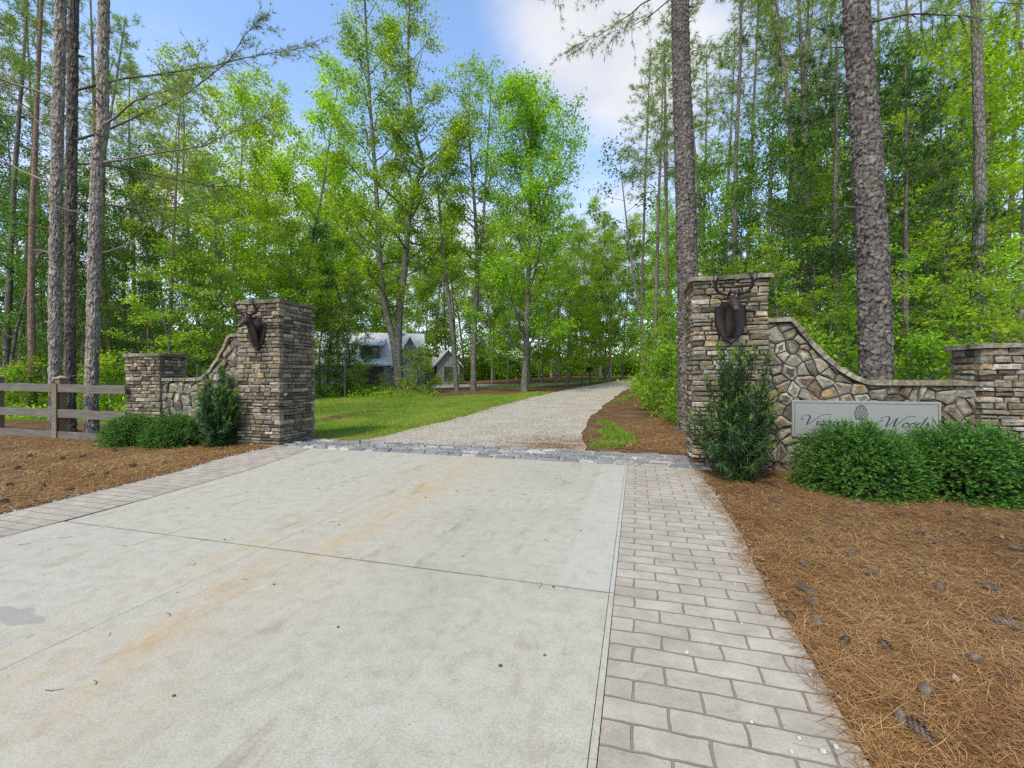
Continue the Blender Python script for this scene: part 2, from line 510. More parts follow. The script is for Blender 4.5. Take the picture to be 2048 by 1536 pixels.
def mat_bark(name, base, plate, dark, scale=1.0, attr=True):
    """bark; trunks modelled with plates carry the attribute 'plate' (1 on a plate, 0 in a crack)"""
    m, nt, b = newmat(name)
    p = objco(nt)
    n = noise_(nt, stretch(nt, p, 1, 1, .45), 14 * scale, 6, .65)
    c = ramp(nt, n, [(.3, base), (.62, plate)])
    c = mixc(nt, math_(nt, 'MULTIPLY', ramp(nt, noise_(nt, p, 3.0, 4), [(.5, (0, 0, 0)), (.68, (1, 1, 1))]), .4), c, tuple(min(1, q * 1.5 + .03) for q in plate))
    if attr:
        at = nd(nt, 'ShaderNodeAttribute', attribute_name='plate').outputs['Fac']
        ar = nd(nt, 'ShaderNodeAttribute', attribute_name='cell').outputs['Fac']
        c = mixc(nt, .6, c, ramp(nt, ar, [(0, (.27, .25, .24)), (.6, (.5, .5, .5)), (.92, (.64, .63, .63)), (1, (.68, .55, .46))]), 'OVERLAY')
        c = mixc(nt, at, dark, c)
        h = math_(nt, 'ADD', noise_(nt, p, 60, 5, .7), math_(nt, 'MULTIPLY', n, 1.0))
        bump(nt, b, h, .9, .02)
    else:
        vo = nd(nt, 'ShaderNodeTexVoronoi', {'Vector': stretch(nt, p, 1, 1, .4), 'Scale': 13.0 * scale}, feature='DISTANCE_TO_EDGE').outputs['Distance']
        c = mixc(nt, ramp(nt, vo, [(.0, (.8, .8, .8)), (.16, (0, 0, 0))]), c, dark)
        bump(nt, b, math_(nt, 'ADD', math_(nt, 'MINIMUM', vo, .2), math_(nt, 'MULTIPLY', n, .2)), .8, .05)
    setc(nt, b, c, .92, .15)
    return m


def mat_wood(name, c0, c1):
    m, nt, b = newmat(name)
    p = objco(nt)
    g = noise_(nt, stretch(nt, p, .06, 1, 1), 38, 6, .6, .5)
    c = ramp(nt, g, [(.3, c0), (.7, c1)])
    c = mixc(nt, math_(nt, 'MULTIPLY', ramp(nt, noise_(nt, p, 2.2, 4), [(.45, (0, 0, 0)), (.7, (1, 1, 1))]), .5), c, (.10, .085, .065))
    setc(nt, b, c, .85, .2)
    bump(nt, b, g, .5, .006)
    return m


def mat_plain(name, col, rough=.6, spec=.4, metal=0.0, ns=20, amt=.25, bp=.1):
    m, nt, b = newmat(name)
    p = objco(nt)
    n = noise_(nt, p, ns, 5, .6)
    lo = tuple(q * (1 - amt) for q in col)
    hi = tuple(min(1, q * (1 + amt)) for q in col)
    setc(nt, b, ramp(nt, n, [(.3, lo), (.7, hi)]), rough, spec)
    b.inputs['Metallic'].default_value = metal
    if bp:
        bump(nt, b, n, bp, .01)
    return m


def mat_shingle(name, c0, c1):
    m, nt, b = newmat(name)
    p = objco(nt)
    br = nd(nt, 'ShaderNodeTexBrick', {'Vector': stretch(nt, p, 1, 1, 1), 'Color1': (*c0, 1), 'Color2': (*c1, 1), 'Mortar': (*[q * .5 for q in c0], 1),
                                       'Scale': 1.0, 'Mortar Size': .012, 'Brick Width': .33, 'Row Height': .2})
    c = mixc(nt, .35, br.outputs['Color'], ramp(nt, noise_(nt, p, 1.5, 5), [(.3, c0), (.7, c1)]))
    setc(nt, b, c, .9, .2)
    return m


def mat_board(name, col):
    """vertical board and batten cladding"""
    m, nt, b = newmat(name)
    p = objco(nt)
    sp = nd(nt, 'ShaderNodeSeparateXYZ', {0: p})
    w = math_(nt, 'FRACT', math_(nt, 'MULTIPLY', math_(nt, 'ADD', sp.outputs[0], sp.outputs[1]), 2.6))
    e = math_(nt, 'LESS_THAN', w, .16)
    c = mixc(nt, e, ramp(nt, noise_(nt, p, 3, 4), [(.3, tuple(q * .85 for q in col)), (.7, col)]), tuple(q * 1.25 for q in col))
    setc(nt, b, c, .8, .2)
    bump(nt, b, e, .6, .02)
    return m


def mat_glass(name, col=(.03, .04, .045)):
    m, nt, b = newmat(name)
    setc(nt, b, ramp(nt, noise_(nt, objco(nt), 1.5, 3), [(.3, col), (.7, tuple(q * 2.2 for q in col))]), .08, .6)
    return m


STONES = [(0, (0.062, 0.049, 0.036)), (.14, (0.130, 0.102, 0.068)), (.30, (0.197, 0.162, 0.110)), (.44, (0.142, 0.129, 0.104)), (.56, (0.265, 0.223, 0.149)), (.68, (0.105, 0.086, 0.062)),
          (.78, (0.222, 0.199, 0.161)), (.90, (0.284, 0.207, 0.112)), (1, (0.370, 0.340, 0.283))]
M['concrete'] = mat_concrete()
M['paver'] = mat_paver()
M['straw'] = mat_straw()
M['gravel'] = mat_gravel()
M['lawn'] = mat_lawn()
M['stack'] = mat_stone('stacked_stone', STONES)
M['rubble'] = mat_stone('rubble_stone', [(0, (0.065, 0.057, 0.042)), (.2, (0.162, 0.139, 0.097)), (.4, (0.238, 0.205, 0.143)), (.55, (0.103, 0.093, 0.077)), (.7, (0.292, 0.268, 0.211)), (.84, (0.162, 0.154, 0.130)), (.90, (0.259, 0.165, 0.062)),
                                         (.95, (0.108, 0.057, 0.041)), (1, (0.389, 0.376, 0.322))], 12, .2)
M['cap'] = mat_stone('cap_stone', [(0, (.13, .115, .080)), (.5, (.19, .165, .12)), (1, (.25, .225, .165))], 14, .5)
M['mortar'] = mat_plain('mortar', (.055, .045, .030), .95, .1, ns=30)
M['granite'] = mat_stone('granite_cobble', [(0, (.13, .132, .132)), (.4, (.21, .21, .20)), (.6, (.155, .155, .15)), (.8, (.27, .262, .245)), (1, (.38, .365, .335))], 60, .1)
M['joint'] = mat_plain('joint_sand', (.36, .325, .26), .95, .1, ns=60)
M['groove'] = mat_plain('groove_dirt', (.16, .145, .115), .95, .1, ns=60)
M['bark_pine'] = mat_bark('bark_pine', (.080, .067, .056), (.180, .158, .136), (.012, .009, .007))
M['bark_pine_brown'] = mat_bark('bark_pine_brown', (.085, .071, .057), (.185, .158, .130), (.016, .012, .010))
M['bark_pine_grey'] = mat_bark('bark_pine_grey', (.19, .158, .125), (.34, .30, .25), (.055, .042, .030))
M['bark_thin'] = mat_bark('bark_thin', (.095, .078, .062), (.20, .170, .142), (.045, .035, .027), 1.3, False)
M['bark_red'] = mat_bark('bark_red', (.17, .105, .070), (.31, .21, .15), (.08, .05, .035), 1.3, False)
M['bark_oak'] = mat_bark('bark_oak', (.095, .085, .068), (.21, .195, .165), (.035, .03, .023), 1.0, False)
M['bark_grey'] = mat_bark('bark_grey', (.15, .135, .11), (.27, .25, .21), (.08, .07, .055), 1.1, False)
M['fence'] = mat_wood('fence_wood', (.085, .073, .058), (.185, .165, .138))
M['post'] = mat_wood('post_wood', (.12, .085, .05), (.24, .18, .115))
M['post_cap'] = mat_wood('post_cap_wood', (.30, .20, .125), (.44, .32, .21))
M['bronze'] = mat_plain('dark_bronze', (.022, .012, .010), .40, .5, .4, 14, .45, .15)
M['bronze_hi'] = mat_plain('bronze_antler', (.045, .031, .025), .42, .5, .35, 14, .4, .15)
M['plate'] = mat_plain('sign_plate', (.235, .24, .215), .5, .4, .1, 160, .22, .3)
M['ink'] = mat_plain('engraved_paint', (.022, .024, .025), .5, .4, 0, 40, .2, 0)
M['shingle'] = mat_shingle('roof_shingle', (.48, .48, .485), (.62, .62, .62))
M['board'] = mat_board('grey_board', (.27, .27, .275))
M['trim'] = mat_plain('dark_trim', (.05, .05, .055), .6, .3)
M['garage'] = mat_plain('garage_door', (.06, .048, .042), .6, .3)
M['glass'] = mat_glass('window_glass')
M['black'] = mat_plain('black_metal', (.012, .012, .013), .4, .5)
M['chimney'] = mat_plain('chimney_stone', (.26, .24, .21), .9, .2, ns=5)
M['cone'] = mat_plain('cone_scales', (.135, .102, .074), .9, .15, ns=40, amt=.5)
M['dead_leaf'] = leaf_mat('dead_leaf', [(.2, (.11, .062, .03)), (.6, (.24, .165, .10)), (.88, (.45, .39, .31))], (1, 1, 1), .15)
M['straw_needle'] = leaf_mat('straw_needle', [(.08, (.085, .036, .013)), (.34, (.235, .100, .031)), (.60, (.37, .195, .070)), (.95, (.55, .385, .185))], (1, 1, 1), .1, .5, .10, .8, .3)
M['pebble_grey'] = mat_stone('pebble_grey', [(0, (.17, .145, .105)), (.5, (.39, .345, .28)), (1, (.60, .55, .47))], 40, .0)
M['pebble'] = mat_stone('pebble', [(0, (.30, .28, .25)), (1, (.52, .50, .46))], 40, .0)

# ------------------------------------------------------------------ ground, lawn, roads


def in_poly(x, y, P):
    c = np.zeros(len(x), bool)
    n = len(P)
    j = n - 1
    for i in range(n):
        xi, yi, xj, yj = P[i][0], P[i][1], P[j][0], P[j][1]
        cond = ((yi > y) != (yj > y)) & (x < (xj - xi) * (y - yi) / (yj - yi + 1e-12) + xi)
        c ^= cond
        j = i
    return c


def rough_poly(poly, step=.35, amp=.06, freq=2.2, closed=True):
    out = []
    n = len(poly)
    for i in range(n):
        a, b = Vector(poly[i]), Vector(poly[(i + 1) % n])
        L = (b - a).length
        k = max(1, int(L / step))
        t = (b - a).normalized() if L > 0 else Vector((1, 0))
        nn = Vector((-t.y, t.x))
        for j in range(k):
            q = a + (b - a) * (j / k)
            out.append(q + nn * amp * noise.noise(Vector((q.x * freq, q.y * freq, 3.1))))
    return out


def sheet(name, poly, m, dz, grid=.6, z=None, kind='structure', parent=None):
    """a surface over the terrain inside an outline"""
    P = [Vector((p[0], p[1])) for p in poly]
    nb = len(P)
    xs = [p.x for p in P]
    ys = [p.y for p in P]

    def inside(x, y):
        c = False
        j = nb - 1
        for i in range(nb):
            if (P[i].y > y) != (P[j].y > y) and x < (P[j].x - P[i].x) * (y - P[i].y) / (P[j].y - P[i].y) + P[i].x:
                c = not c
            j = i
        return c
    pts = list(P)
    gx = np.arange(min(xs) + grid / 2, max(xs), grid)
    gy = np.arange(min(ys) + grid / 2, max(ys), grid)
    for x in gx:
        for y in gy:
            if inside(x, y):
                pts.append(Vector((x, y)))
    r = geometry.delaunay_2d_cdt(pts, [(i, (i + 1) % nb) for i in range(nb)], [], 1, 1e-4)
    V = [(v.x, v.y, (gh(v.x, v.y) if z is None else z) + dz) for v in r[0]]
    mb = MB()
    mb.add(V, [tuple(f) for f in r[2]])
    o = mb.build(name, m, parent, True)
    o['kind'] = kind
    return o


# one ground sheet to the horizon
mb = MB()
gx = np.concatenate([[-900, -400, -200, -110], np.arange(-70, 70.1, 1.0), [110, 200, 400, 900]])
gy = np.concatenate([[-300, -120, -40, -15], np.arange(-6, 90.1, 1.0), [110, 150, 250, 500, 1000]])
V = [(x, y, gh(x, y) - (.03 if (-7 < x < 1 and y < 7.5) else 0)) for y in gy for x in gx]
nx = len(gx)
mb.add(V, [(j * nx + i, j * nx + i + 1, (j + 1) * nx + i + 1, (j + 1) * nx + i) for j in range(len(gy) - 1) for i in range(nx - 1)])
ground = structure(mb.build('ground', M['straw'], None, True))

road_l = [hit(*p) for p in ((735, 881), (790, 868), (850, 853), (920, 836), (1000, 812), (1060, 796), (1110, 785), (1160, 775), (1215, 765), (1250, 760))]
road_r = [hit(*p) for p in ((1172, 903), (1160, 868), (1178, 840), (1213, 806), (1245, 784), (1275, 769), (1296, 761))]
far = [(road_l[-1][0] + 6, road_l[-1][1] + 14), (road_l[-1][0] + 13, road_l[-1][1] + 12)]
road_poly = [(-6.0, 8.0)] + road_l + far + road_r[::-1] + [(.5, 8.0)]
sheet('gravel_road', rough_poly(road_poly, .4, .16, 1.3), M['gravel'], .016, .6)
lawn_poly = [(-7.2, 8.25), (-5.4, 8.25)] + road_l[1:7] + [hit(1075, 783), hit(1000, 789), hit(930, 790), hit(870, 793), hit(760, 789), hit(640, 789)] + [hit(540, 800)]
LAWN1 = rough_poly(lawn_poly, .35, .22, 1.1)
sheet('lawn', LAWN1, M['lawn'], .008, .6)
LAWN2 = rough_poly([hit(930, 778), hit(1040, 776), hit(1160, 768), hit(1250, 757), hit(1255, 754), hit(1150, 764), hit(1000, 770)], .8, .3, .6)
sheet('grass_verge', LAWN2, M['lawn'], .008, .9)
LAWN3 = rough_poly([hit(-40, 842), hit(120, 846), hit(250, 850), hit(255, 826), hit(120, 818), hit(-40, 822)], .4, .25, 1.0)
sheet('grass_strip', LAWN3, M['lawn'], .008, .6)
LAWN4 = rough_poly([hit(1172, 902), hit(1255, 895), hit(1283, 882), hit(1250, 862), hit(1215, 838), hit(1195, 842), hit(1172, 870)], .3, .2, 1.6)
LAWN5 = rough_poly([hit(1222, 808), hit(1262, 800), hit(1268, 790), hit(1248, 792)], .3, .2, 1.6)
# pale drive to the house
sheet('house_drive', [hit(700, 792), hit(830, 777), hit(1010, 774), hit(1180, 767), hit(1180, 764.5), hit(1000, 769), hit(850, 769), hit(700, 780)], M['gravel'], .014, .8)

# concrete drive: four slabs with open joints over a dark bed
CX0, CX1, CJ = -5.25, -.15, -2.89
mb = MB()
mb.add([(-6.3, -5, -.012), (.86, -5, -.012), (.86, 7.2, -.012), (-6.9, 7.2, -.012)], [(0, 1, 2, 3)])
structure(mb.build('drive_bed', M['groove']))


def slab_poly(x0, x1, y0, y1):
    return [(x0, y0), (x1, y0), (x1, y1), (x0, y1)]


def prism_xy(mb, poly, z0, z1):
    n = len(poly)
    V = [(x, y, z0) for x, y in poly] + [(x, y, z1) for x, y in poly]
    mb.add(V, [(i, (i + 1) % n, (i + 1) % n + n, i + n) for i in range(n)])
    mb.fan([(x, y, z1) for x, y in poly])


G = .0035
mb = MB()
for (x0, x1) in ((None, CJ - .0015), (CJ + .0015, CX1 - .020)):
    for (y0, y1) in ((-5, 2.88 - G), (2.88 + G, 7.06)):
        if x0 is None:
            left = [(CX0 + .01, y0)] + ([(-5.26, y1)] if y1 < 3 else [(-5.33, 3.8), (-5.48, 5.1), (-5.75, 6.2), (-6.0, 7.06)])
            prism_xy(mb, [(x1, y0), (x1, y1)] + left[::-1], -.05, .012)
        else:
            prism_xy(mb, slab_poly(x0, x1, y0, y1), -.05, .012)
structure(mb.build('concrete_drive', M['concrete']))
mb = MB()
for (y0, y1) in ((-5, 2.88 - G), (2.88 + G, 7.06)):
    prism_xy(mb, slab_poly(CX1 - .016, CX1 + .012, y0, y1), -.05, .016)
structure(mb.build('edging_strip', M['concrete']))
# stamped paver borders
mb = MB()
o1 = [(.79, -5), (.80, 1.9), (.82, 2.4), (.83, 2.88 - G)]
o2 = [(.80, 2.88 + G), (.83, 3.5), (.88, 4.2), (.89, 5.2), (.87, 6.2), (.88, 7.06)]
prism_xy(mb, [(CX1 + .016, -5)] + o1 + [(CX1 + .016, 2.88 - G)], -.05, .013)
prism_xy(mb, [(CX1 + .016, 2.88 + G)] + o2 + [(CX1 + .016, 7.06)], -.05, .013)
inner = [(-5.265, -5), (-5.275, 2.65), (-5.35, 3.8), (-5.5, 5.1), (-5.77, 6.2), (-6.02, 7.06)]
outer = [(-6.1, -5), (-6.12, 2.8), (-6.27, 4.0), (-6.4, 4.8), (-6.75, 5.9), (-6.85, 7.06)]
prism_xy(mb, outer + inner[::-1], -.05, .013)
structure(mb.build('paver_border', M['paver']))

# granite cobbles across the gate
rng = np.random.default_rng(5)
mb = MB()


def stone_block(mb, x0, x1, y0, y1, z0, z1, inset, jit):
    """pillow topped block"""
    rings = []
    for zf, ins in ((0, 0.0), (.6, .05), (1, 1.0)):
        r = []
        for (a, b_) in ((x0, y0), (x1, y0), (x1, y1), (x0, y1)):
            sx = 1 if a == x0 else -1
            sy = 1 if b_ == y0 else -1
            r.append((a + sx * inset * ins + rng.normal(0, jit), b_ + sy * inset * ins + rng.normal(0, jit), z0 + (z1 - z0) * zf + (rng.normal(0, jit * .5) if zf else 0)))
        rings.append(r)
    V = np.array(rings).reshape(-1, 3)
    F = [(i * 4 + j, i * 4 + (j + 1) % 4, (i + 1) * 4 + (j + 1) % 4, (i + 1) * 4 + j) for i in range(2) for j in range(4)] + [(8, 9, 10, 11)]
    mb.add(V, F)


y = 7.09
while y < 8.12:
    h = rng.uniform(.115, .15)
    x = -6.9 + rng.uniform(-.2, 0)
    while x < .95:
        L = rng.uniform(.2, .42)
        stone_block(mb, x + .016, x + L - .016, y + .017, y + h - .017, -.03, .034 + rng.uniform(-.012, .012), .020, .007)
        x += L
    y += h
structure(mb.build('cobble_strip', M['granite']))
mb = MB()
mb.add([(-7.1, 7.065, .006), (.98, 7.065, .006), (.98, 8.2, .010), (-7.1, 8.2, .010)], [(0, 1, 2, 3)])
structure(mb.build('cobble_bed', M['joint']))

# ------------------------------------------------------------------ stone gate pillars and wing walls


def courses(rng, z0, z1):
    zs = [z0]
    while zs[-1] < z1 - .035:
        zs.append(min(z1, zs[-1] + rng.uniform(.050, .098)))
    zs[-1] = z1
    return zs


def stacked(mb, rng, x0, x1, y0, y1, z0, z1):
    """dry stacked courses on four faces"""
    zs = courses(rng, z0, z1)
    D = .10

    def run(a, b):
        p = [a]
        while p[-1] < b - .12:
            p.append(p[-1] + rng.uniform(.10, .30))
        if len(p) > 1 and p[-1] > b - .08:
            p.pop()
        if p[-1] < b:
            p.append(b)
        return p

    for za, zb in zip(zs[:-1], zs[1:]):
        for face in range(4):
            flip = rng.random() < .5
            A0, A1 = (x0, x1) if face in (0, 2) else (y0 + D, y1 - D)
            if face in (0, 2):
                A0 -= rng.uniform(.0, .022)
                A1 += rng.uniform(.0, .022)
            pos = run(A0, A1)
            for a, b in zip(pos[:-1], pos[1:]):
                pr = rng.uniform(.004, .034)
                g = rng.uniform(.005, .010)
                rows = []
                for dep, ins in ((-D, 0.0), (pr * .2, .003), (pr * .72, .011), (pr, .025)):
                    r = []
                    for (u, w_) in ((a + g + ins, za + g * .6 + ins * .8), (b - g - ins, za + g * .6 + ins * .8), (b - g - ins, zb - g * .6 - ins * .8), (a + g + ins, zb - g * .6 - ins * .8)):
                        u2 = u + (rng.normal(0, .007) if dep > -D else 0)
                        w2 = w_ + (rng.normal(0, .0055) if dep > -D else 0)
                        d2 = dep + (rng.normal(0, .004) if dep > 0 else 0)
                        if face == 0:
                            r.append((u2, y0 - d2, w2))
                        elif face == 2:
                            r.append((u2, y1 + d2, w2))
                        elif face == 1:
                            r.append((x1 + d2, u2, w2))
                        else:
                            r.append((x0 - d2, u2, w2))
                    if face in (2, 3):
                        r = r[::-1]
                    rows.append(r)
                V = np.array(rows).reshape(-1, 3)
                F = [(i * 4 + j, i * 4 + (j + 1) % 4, (i + 1) * 4 + (j + 1) % 4, (i + 1) * 4 + j) for i in range(3) for j in range(4)] + [(12, 13, 14, 15), (3, 2, 1, 0)]
                mb.add(V, F)


def slab(mb, rng, x0, x1, y0, y1, z0, z1, nx=8, ny=6, jit=.010):
    """rough flagstone: top and bottom grids with a broken edge"""
    xs = np.linspace(x0, x1, nx)
    ys = np.linspace(y0, y1, ny)
    jx = rng.normal(0, jit, (ny, nx))
    jy = rng.normal(0, jit, (ny, nx))
    V = []
    for zi, z in enumerate((z0, z1)):
        for j in range(ny):
            for i in range(nx):
                e = (i in (0, nx - 1)) or (j in (0, ny - 1))
                V.append((xs[i] + jx[j, i] + (rng.normal(0, jit * .5) if e else 0), ys[j] + jy[j, i] + (rng.normal(0, jit * .5) if e else 0),
                          z + rng.normal(0, jit * .35) - (.008 if (e and zi) else 0)))
    n = nx * ny
    F = []
    for j in range(ny - 1):
        for i in range(nx - 1):
            a = j * nx + i
            F.append((n + a, n + a + 1, n + a + nx + 1, n + a + nx))
            F.append((a, a + nx, a + nx + 1, a + 1))
    per = [i for i in range(nx)] + [j * nx + nx - 1 for j in range(1, ny)] + [(ny - 1) * nx + i for i in range(nx - 2, -1, -1)] + [j * nx for j in range(ny - 2, 0, -1)]
    for k in range(len(per)):
        a, b = per[k], per[(k + 1) % len(per)]
        F.append((a, b, n + b, n + a))
    mb.add(V, F)


def pillar(name, x0, x1, y0, y1, top, seed, label, capsplit):
    rng = np.random.default_rng(seed)
    root = empty(name, ((x0 + x1) / 2, (y0 + y1) / 2, 0), 0, label, 'stone pillar', 'stone gate pillars' if top > 2.4 else 'low stone end pillars')
    ox, oy = root.location.x, root.location.y
    a0, a1, b0, b1 = x0 - ox, x1 - ox, y0 - oy, y1 - oy
    mb = MB()
    mb.box(a0 + .02, a1 - .02, b0 + .02, b1 - .02, -.15, top)
    mb.build('core', M['mortar'], root)
    mb = MB()
    stacked(mb, rng, a0, a1, b0, b1, -.12, top)
    mb.build('stonework', M['stack'], root)
    mb = MB()
    xs = [a0 - .055] + [a0 + (a1 - a0) * c for c in capsplit] + [a1 + .055]
    for p, q in zip(xs[:-1], xs[1:]):
        dz = rng.uniform(-.006, .010)
        slab(mb, rng, p + .004, q - .004, b0 - .055, b1 + .055, top + .002, top + .075 + dz, 7, 7)
    mb.build('cap', M['cap'], root)
    return root


PY0, PY1 = 7.25, 8.28
pillar('gate_pillar', .83, 1.86, PY0, PY1, 2.84, 11, 'tall tan dry-stacked stone gate pillar on the right, next to the sign wall', (.36, .7))
pillar('gate_pillar', -7.88, -6.84, PY0 - .08, PY1 - .12, 2.86, 12, 'tall tan dry-stacked stone gate pillar on the left, past the wooden fence', (.45,))
pillar('end_pillar', 4.36, 5.42, 7.25, 7.82, 1.76, 13, 'low stacked stone pillar ending the sign wall, cut by the right picture edge', (.4, .75))
pillar('end_pillar', -11.12, -10.08, 7.20, 7.76, 1.83, 14, 'low stacked stone pillar where the wooden rail fence meets the wall', (.5,))


def clip_poly(P, nx_, nz_, d):
    out = []
    n = len(P)
    for i in range(n):
        a, b = P[i], P[(i + 1) % n]
        da = a[0] * nx_ + a[1] * nz_ - d
        db = b[0] * nx_ + b[1] * nz_ - d
        if da <= 0:
            out.append(a)
        if (da < 0 < db) or (db < 0 < da):
            t = da / (da - db)
            out.append((a[0] + (b[0] - a[0]) * t, a[1] + (b[1] - a[1]) * t))
    return out


def wing_wall(name, xa, xb, topf, seed, label, loc, mirror=False):
    """rubble wall in the x,z plane; local front is y=0, stones stand proud of it"""
    rng = np.random.default_rng(seed)
    root = empty(name, loc, 0, label, 'stone wall', 'stone wing walls')
    L = xb - xa
    TH = .38
    n = 60
    xs = np.linspace(xa, xb, n)
    mb = MB()
    prof = [(xa, -.15), (xb, -.15)] + [(x, topf(x) - .01) for x in xs[::-1]]
    mb.prism(prof, 0, TH)
    mb.build('core', M['mortar'], root)
    mb = MB()
    zmax = max(topf(x) for x in xs)
    # jittered sites
    sites = []
    cw = .185
    z = -.1
    row = 0
    while z < zmax + .2:
        x = xa - .1 + (row % 2) * cw * .5
        while x < xb + .15:
            sites.append((x + rng.uniform(-.10, .10), z + rng.uniform(-.085, .085)))
            x += cw * rng.uniform(.75, 1.3)
        z += .150
        row += 1
    for i, s in enumerate(sites):
        if s[1] > topf(min(max(s[0], xa), xb)) + .12:
            continue
        P = [(xa + .004, -.15), (xb - .004, -.15), (xb - .004, zmax), (xa + .004, zmax)]
        for j, t in enumerate(sites):
            if i == j:
                continue
            dx, dz = t[0] - s[0], t[1] - s[1]
            d2 = dx * dx + dz * dz
            if d2 > .9:
                continue
            dd = math.sqrt(d2)
            P = clip_poly(P, dx / dd, dz / dd, (dx * (s[0] + t[0]) / 2 + dz * (s[1] + t[1]) / 2) / dd - .006)
            if len(P) < 3:
                break
        if len(P) < 3:
            continue
        Q = []
        for k in range(len(P)):
            a, b = P[k], P[(k + 1) % len(P)]
            m_ = max(1, int(math.hypot(b[0] - a[0], b[1] - a[1]) / .06))
            for q in range(m_):
                Q.append((a[0] + (b[0] - a[0]) * q / m_, a[1] + (b[1] - a[1]) * q / m_))
        Q = [(x, min(zv, topf(x) - .012)) for x, zv in Q]
        c = (sum(q[0] for q in Q) / len(Q), sum(q[1] for q in Q) / len(Q))
        area = abs(sum(Q[k][0] * Q[(k + 1) % len(Q)][1] - Q[(k + 1) % len(Q)][0] * Q[k][1] for k in range(len(Q)))) / 2
        if area < .0025:
            continue
        pr = rng.uniform(.018, .055)
        tx, tz = rng.normal(0, .09), rng.normal(0, .09)
        rings = []
        for y, sc_ in ((.02, 0), (-pr * .7, .002), (-pr, .018), (-pr - .009, .075)):
            r = []
            for (x, zv) in Q:
                dx, dz = c[0] - x, c[1] - zv
                dl = math.hypot(dx, dz) + 1e-6
                kk = min(sc_ * .55, dl * .6)
                r.append((x + dx / dl * kk + rng.normal(0, .002), y + (tx * (x - c[0]) + tz * (zv - c[1])) * (1 if y < 0 else 0) + (rng.normal(0, .003) if y < 0 else 0), zv + dz / dl * kk + rng.normal(0, .002)))
            rings.append(r)
        mb.loft(rings)
    mb.build('stonework', M['rubble'], root)
    # coping that follows the sweep
    mb = MB()
    s = xa
    while s < xb - .02:
        slope = abs(topf(min(xb, s + .05)) - topf(max(xa, s - .05))) / .1
        e = min(xb, s + rng.uniform(.26, .40) / math.sqrt(1 + slope * slope))
        if xb - e < .1:
            e = xb
        m_ = 6
        rr = []
        for k in range(m_ + 1):
            x = s + .004 + (e - s - .008) * k / m_
            dx = .03
            x0_, x1_ = max(xa, x - dx), min(xb, x + dx)
            tx, tz = x1_ - x0_, topf(x1_) - topf(x0_)
            tl = math.hypot(tx, tz)
            nx_, nz_ = -tz / tl, tx / tl
            th = .068 + rng.normal(0, .004)
            z0 = topf(x)
            f0, f1 = -.075 + rng.normal(0, .008), TH + .05
            rr.append([(x, f0, z0), (x, f1, z0), (x + nx_ * th, f1, z0 + nz_ * th), (x + nx_ * th, f0 + .008, z0 + nz_ * th)])
        mb.loft(rr)
        s = e
    mb.build('coping', M['cap'], root)
    return root


def sweep(x):
    """height of the sign wall: high beside the pillar, swept down to the low run (x is distance from the pillar)"""
    if x < .34:
        return 2.20
    if x < 1.36:
        t = (x - .34) / 1.02
        return 1.27 + .93 * (1 - t) ** 1.75
    return 1.27


WF = 7.40
wing_wall('wing_wall', 0, 2.52, sweep, 21, 'swept rubble stone wall behind the engraved sign, right of the drive', (1.86, WF, 0))
wing_wall('wing_wall', -2.22, 0, lambda x: sweep(-x * 1.12) + .02, 22, 'swept rubble stone wall between the left gate pillar and the fence', (-7.88, WF - .1, 0))

# ------------------------------------------------------------------ engraved sign
SX0, SX1, SZ0, SZ1 = 2.19, 3.97, .515, 1.045
SY = WF - .092
sign = empty('name_sign', ((SX0 + SX1) / 2, SY, SZ0), 0, "grey metal name plate reading Virginia's Woods with a pine cone emblem, set in the wall", 'sign')
HW, HH = (SX1 - SX0) / 2, SZ1 - SZ0
mb = MB()
mb.box(-HW, HW, 0, .092, 0, HH)
pl = mb.build('plate', M['plate'], sign)
bv = pl.modifiers.new('bevel', 'BEVEL')
bv.width = .006
bv.segments = 2
mb = MB()
bi = .032
for (a, b, c, d) in ((-HW + bi, HW - bi, bi, bi + .005), (-HW + bi, HW - bi, HH - bi - .005, HH - bi), (-HW + bi, -HW + bi + .005, bi + .005, HH - bi - .005), (HW - bi - .005, HW - bi, bi + .005, HH - bi - .005)):
    mb.box(a, b, -.0025, .001, c, d)
mb.build('border_line', M['ink'], sign)


def smooth_pts(P, k=7):
    P = [np.array(p, float) for p in P]
    P = [2 * P[0] - P[1]] + P + [2 * P[-1] - P[-2]]
    out = []
    for i in range(1, len(P) - 2):
        for t in np.linspace(0, 1, k, endpoint=False):
            a, b, c, d = P[i - 1:i + 3]
            out.append(.5 * ((2 * b) + (-a + c) * t + (2 * a - 5 * b + 4 * c - d) * t * t + (-a + 3 * b - 3 * c + d) * t ** 3))
    out.append(P[-2])
    return np.array(out)


def pen(mb, P, wmin, wmax, k=7, y=-.0035, taper=True):
    """a broad-nib stroke: thick on the way down, hairline on the way up"""
    C = smooth_pts(P, k)
    T = np.gradient(C, axis=0)
    T /= np.linalg.norm(T, axis=1)[:, None] + 1e-9
    wv = wmin + (wmax - wmin) * np.clip(-T[:, 1] * 1.15 + .05, 0, 1) ** 1.3
    if taper:
        n = len(C)
        e = np.minimum(1, np.minimum(np.arange(n) + 2, n - np.arange(n) + 1) / 5.0)
        wv = wv * e
    Nn = np.stack([-T[:, 1], T[:, 0]], 1)
    A, B = C + Nn * wv[:, None] / 2, C - Nn * wv[:, None] / 2
    n = len(C)
    V = [(p[0], y, p[1]) for p in A] + [(p[0], y, p[1]) for p in B] + [(p[0], .001, p[1]) for p in A] + [(p[0], .001, p[1]) for p in B]
    F = []
    for i in range(n - 1):
        F += [(i, i + 1, n + i + 1, n + i), (i, 2 * n + i, 2 * n + i + 1, i + 1), (n + i, n + i + 1, 3 * n + i + 1, 3 * n + i)]
    mb.add(V, F)


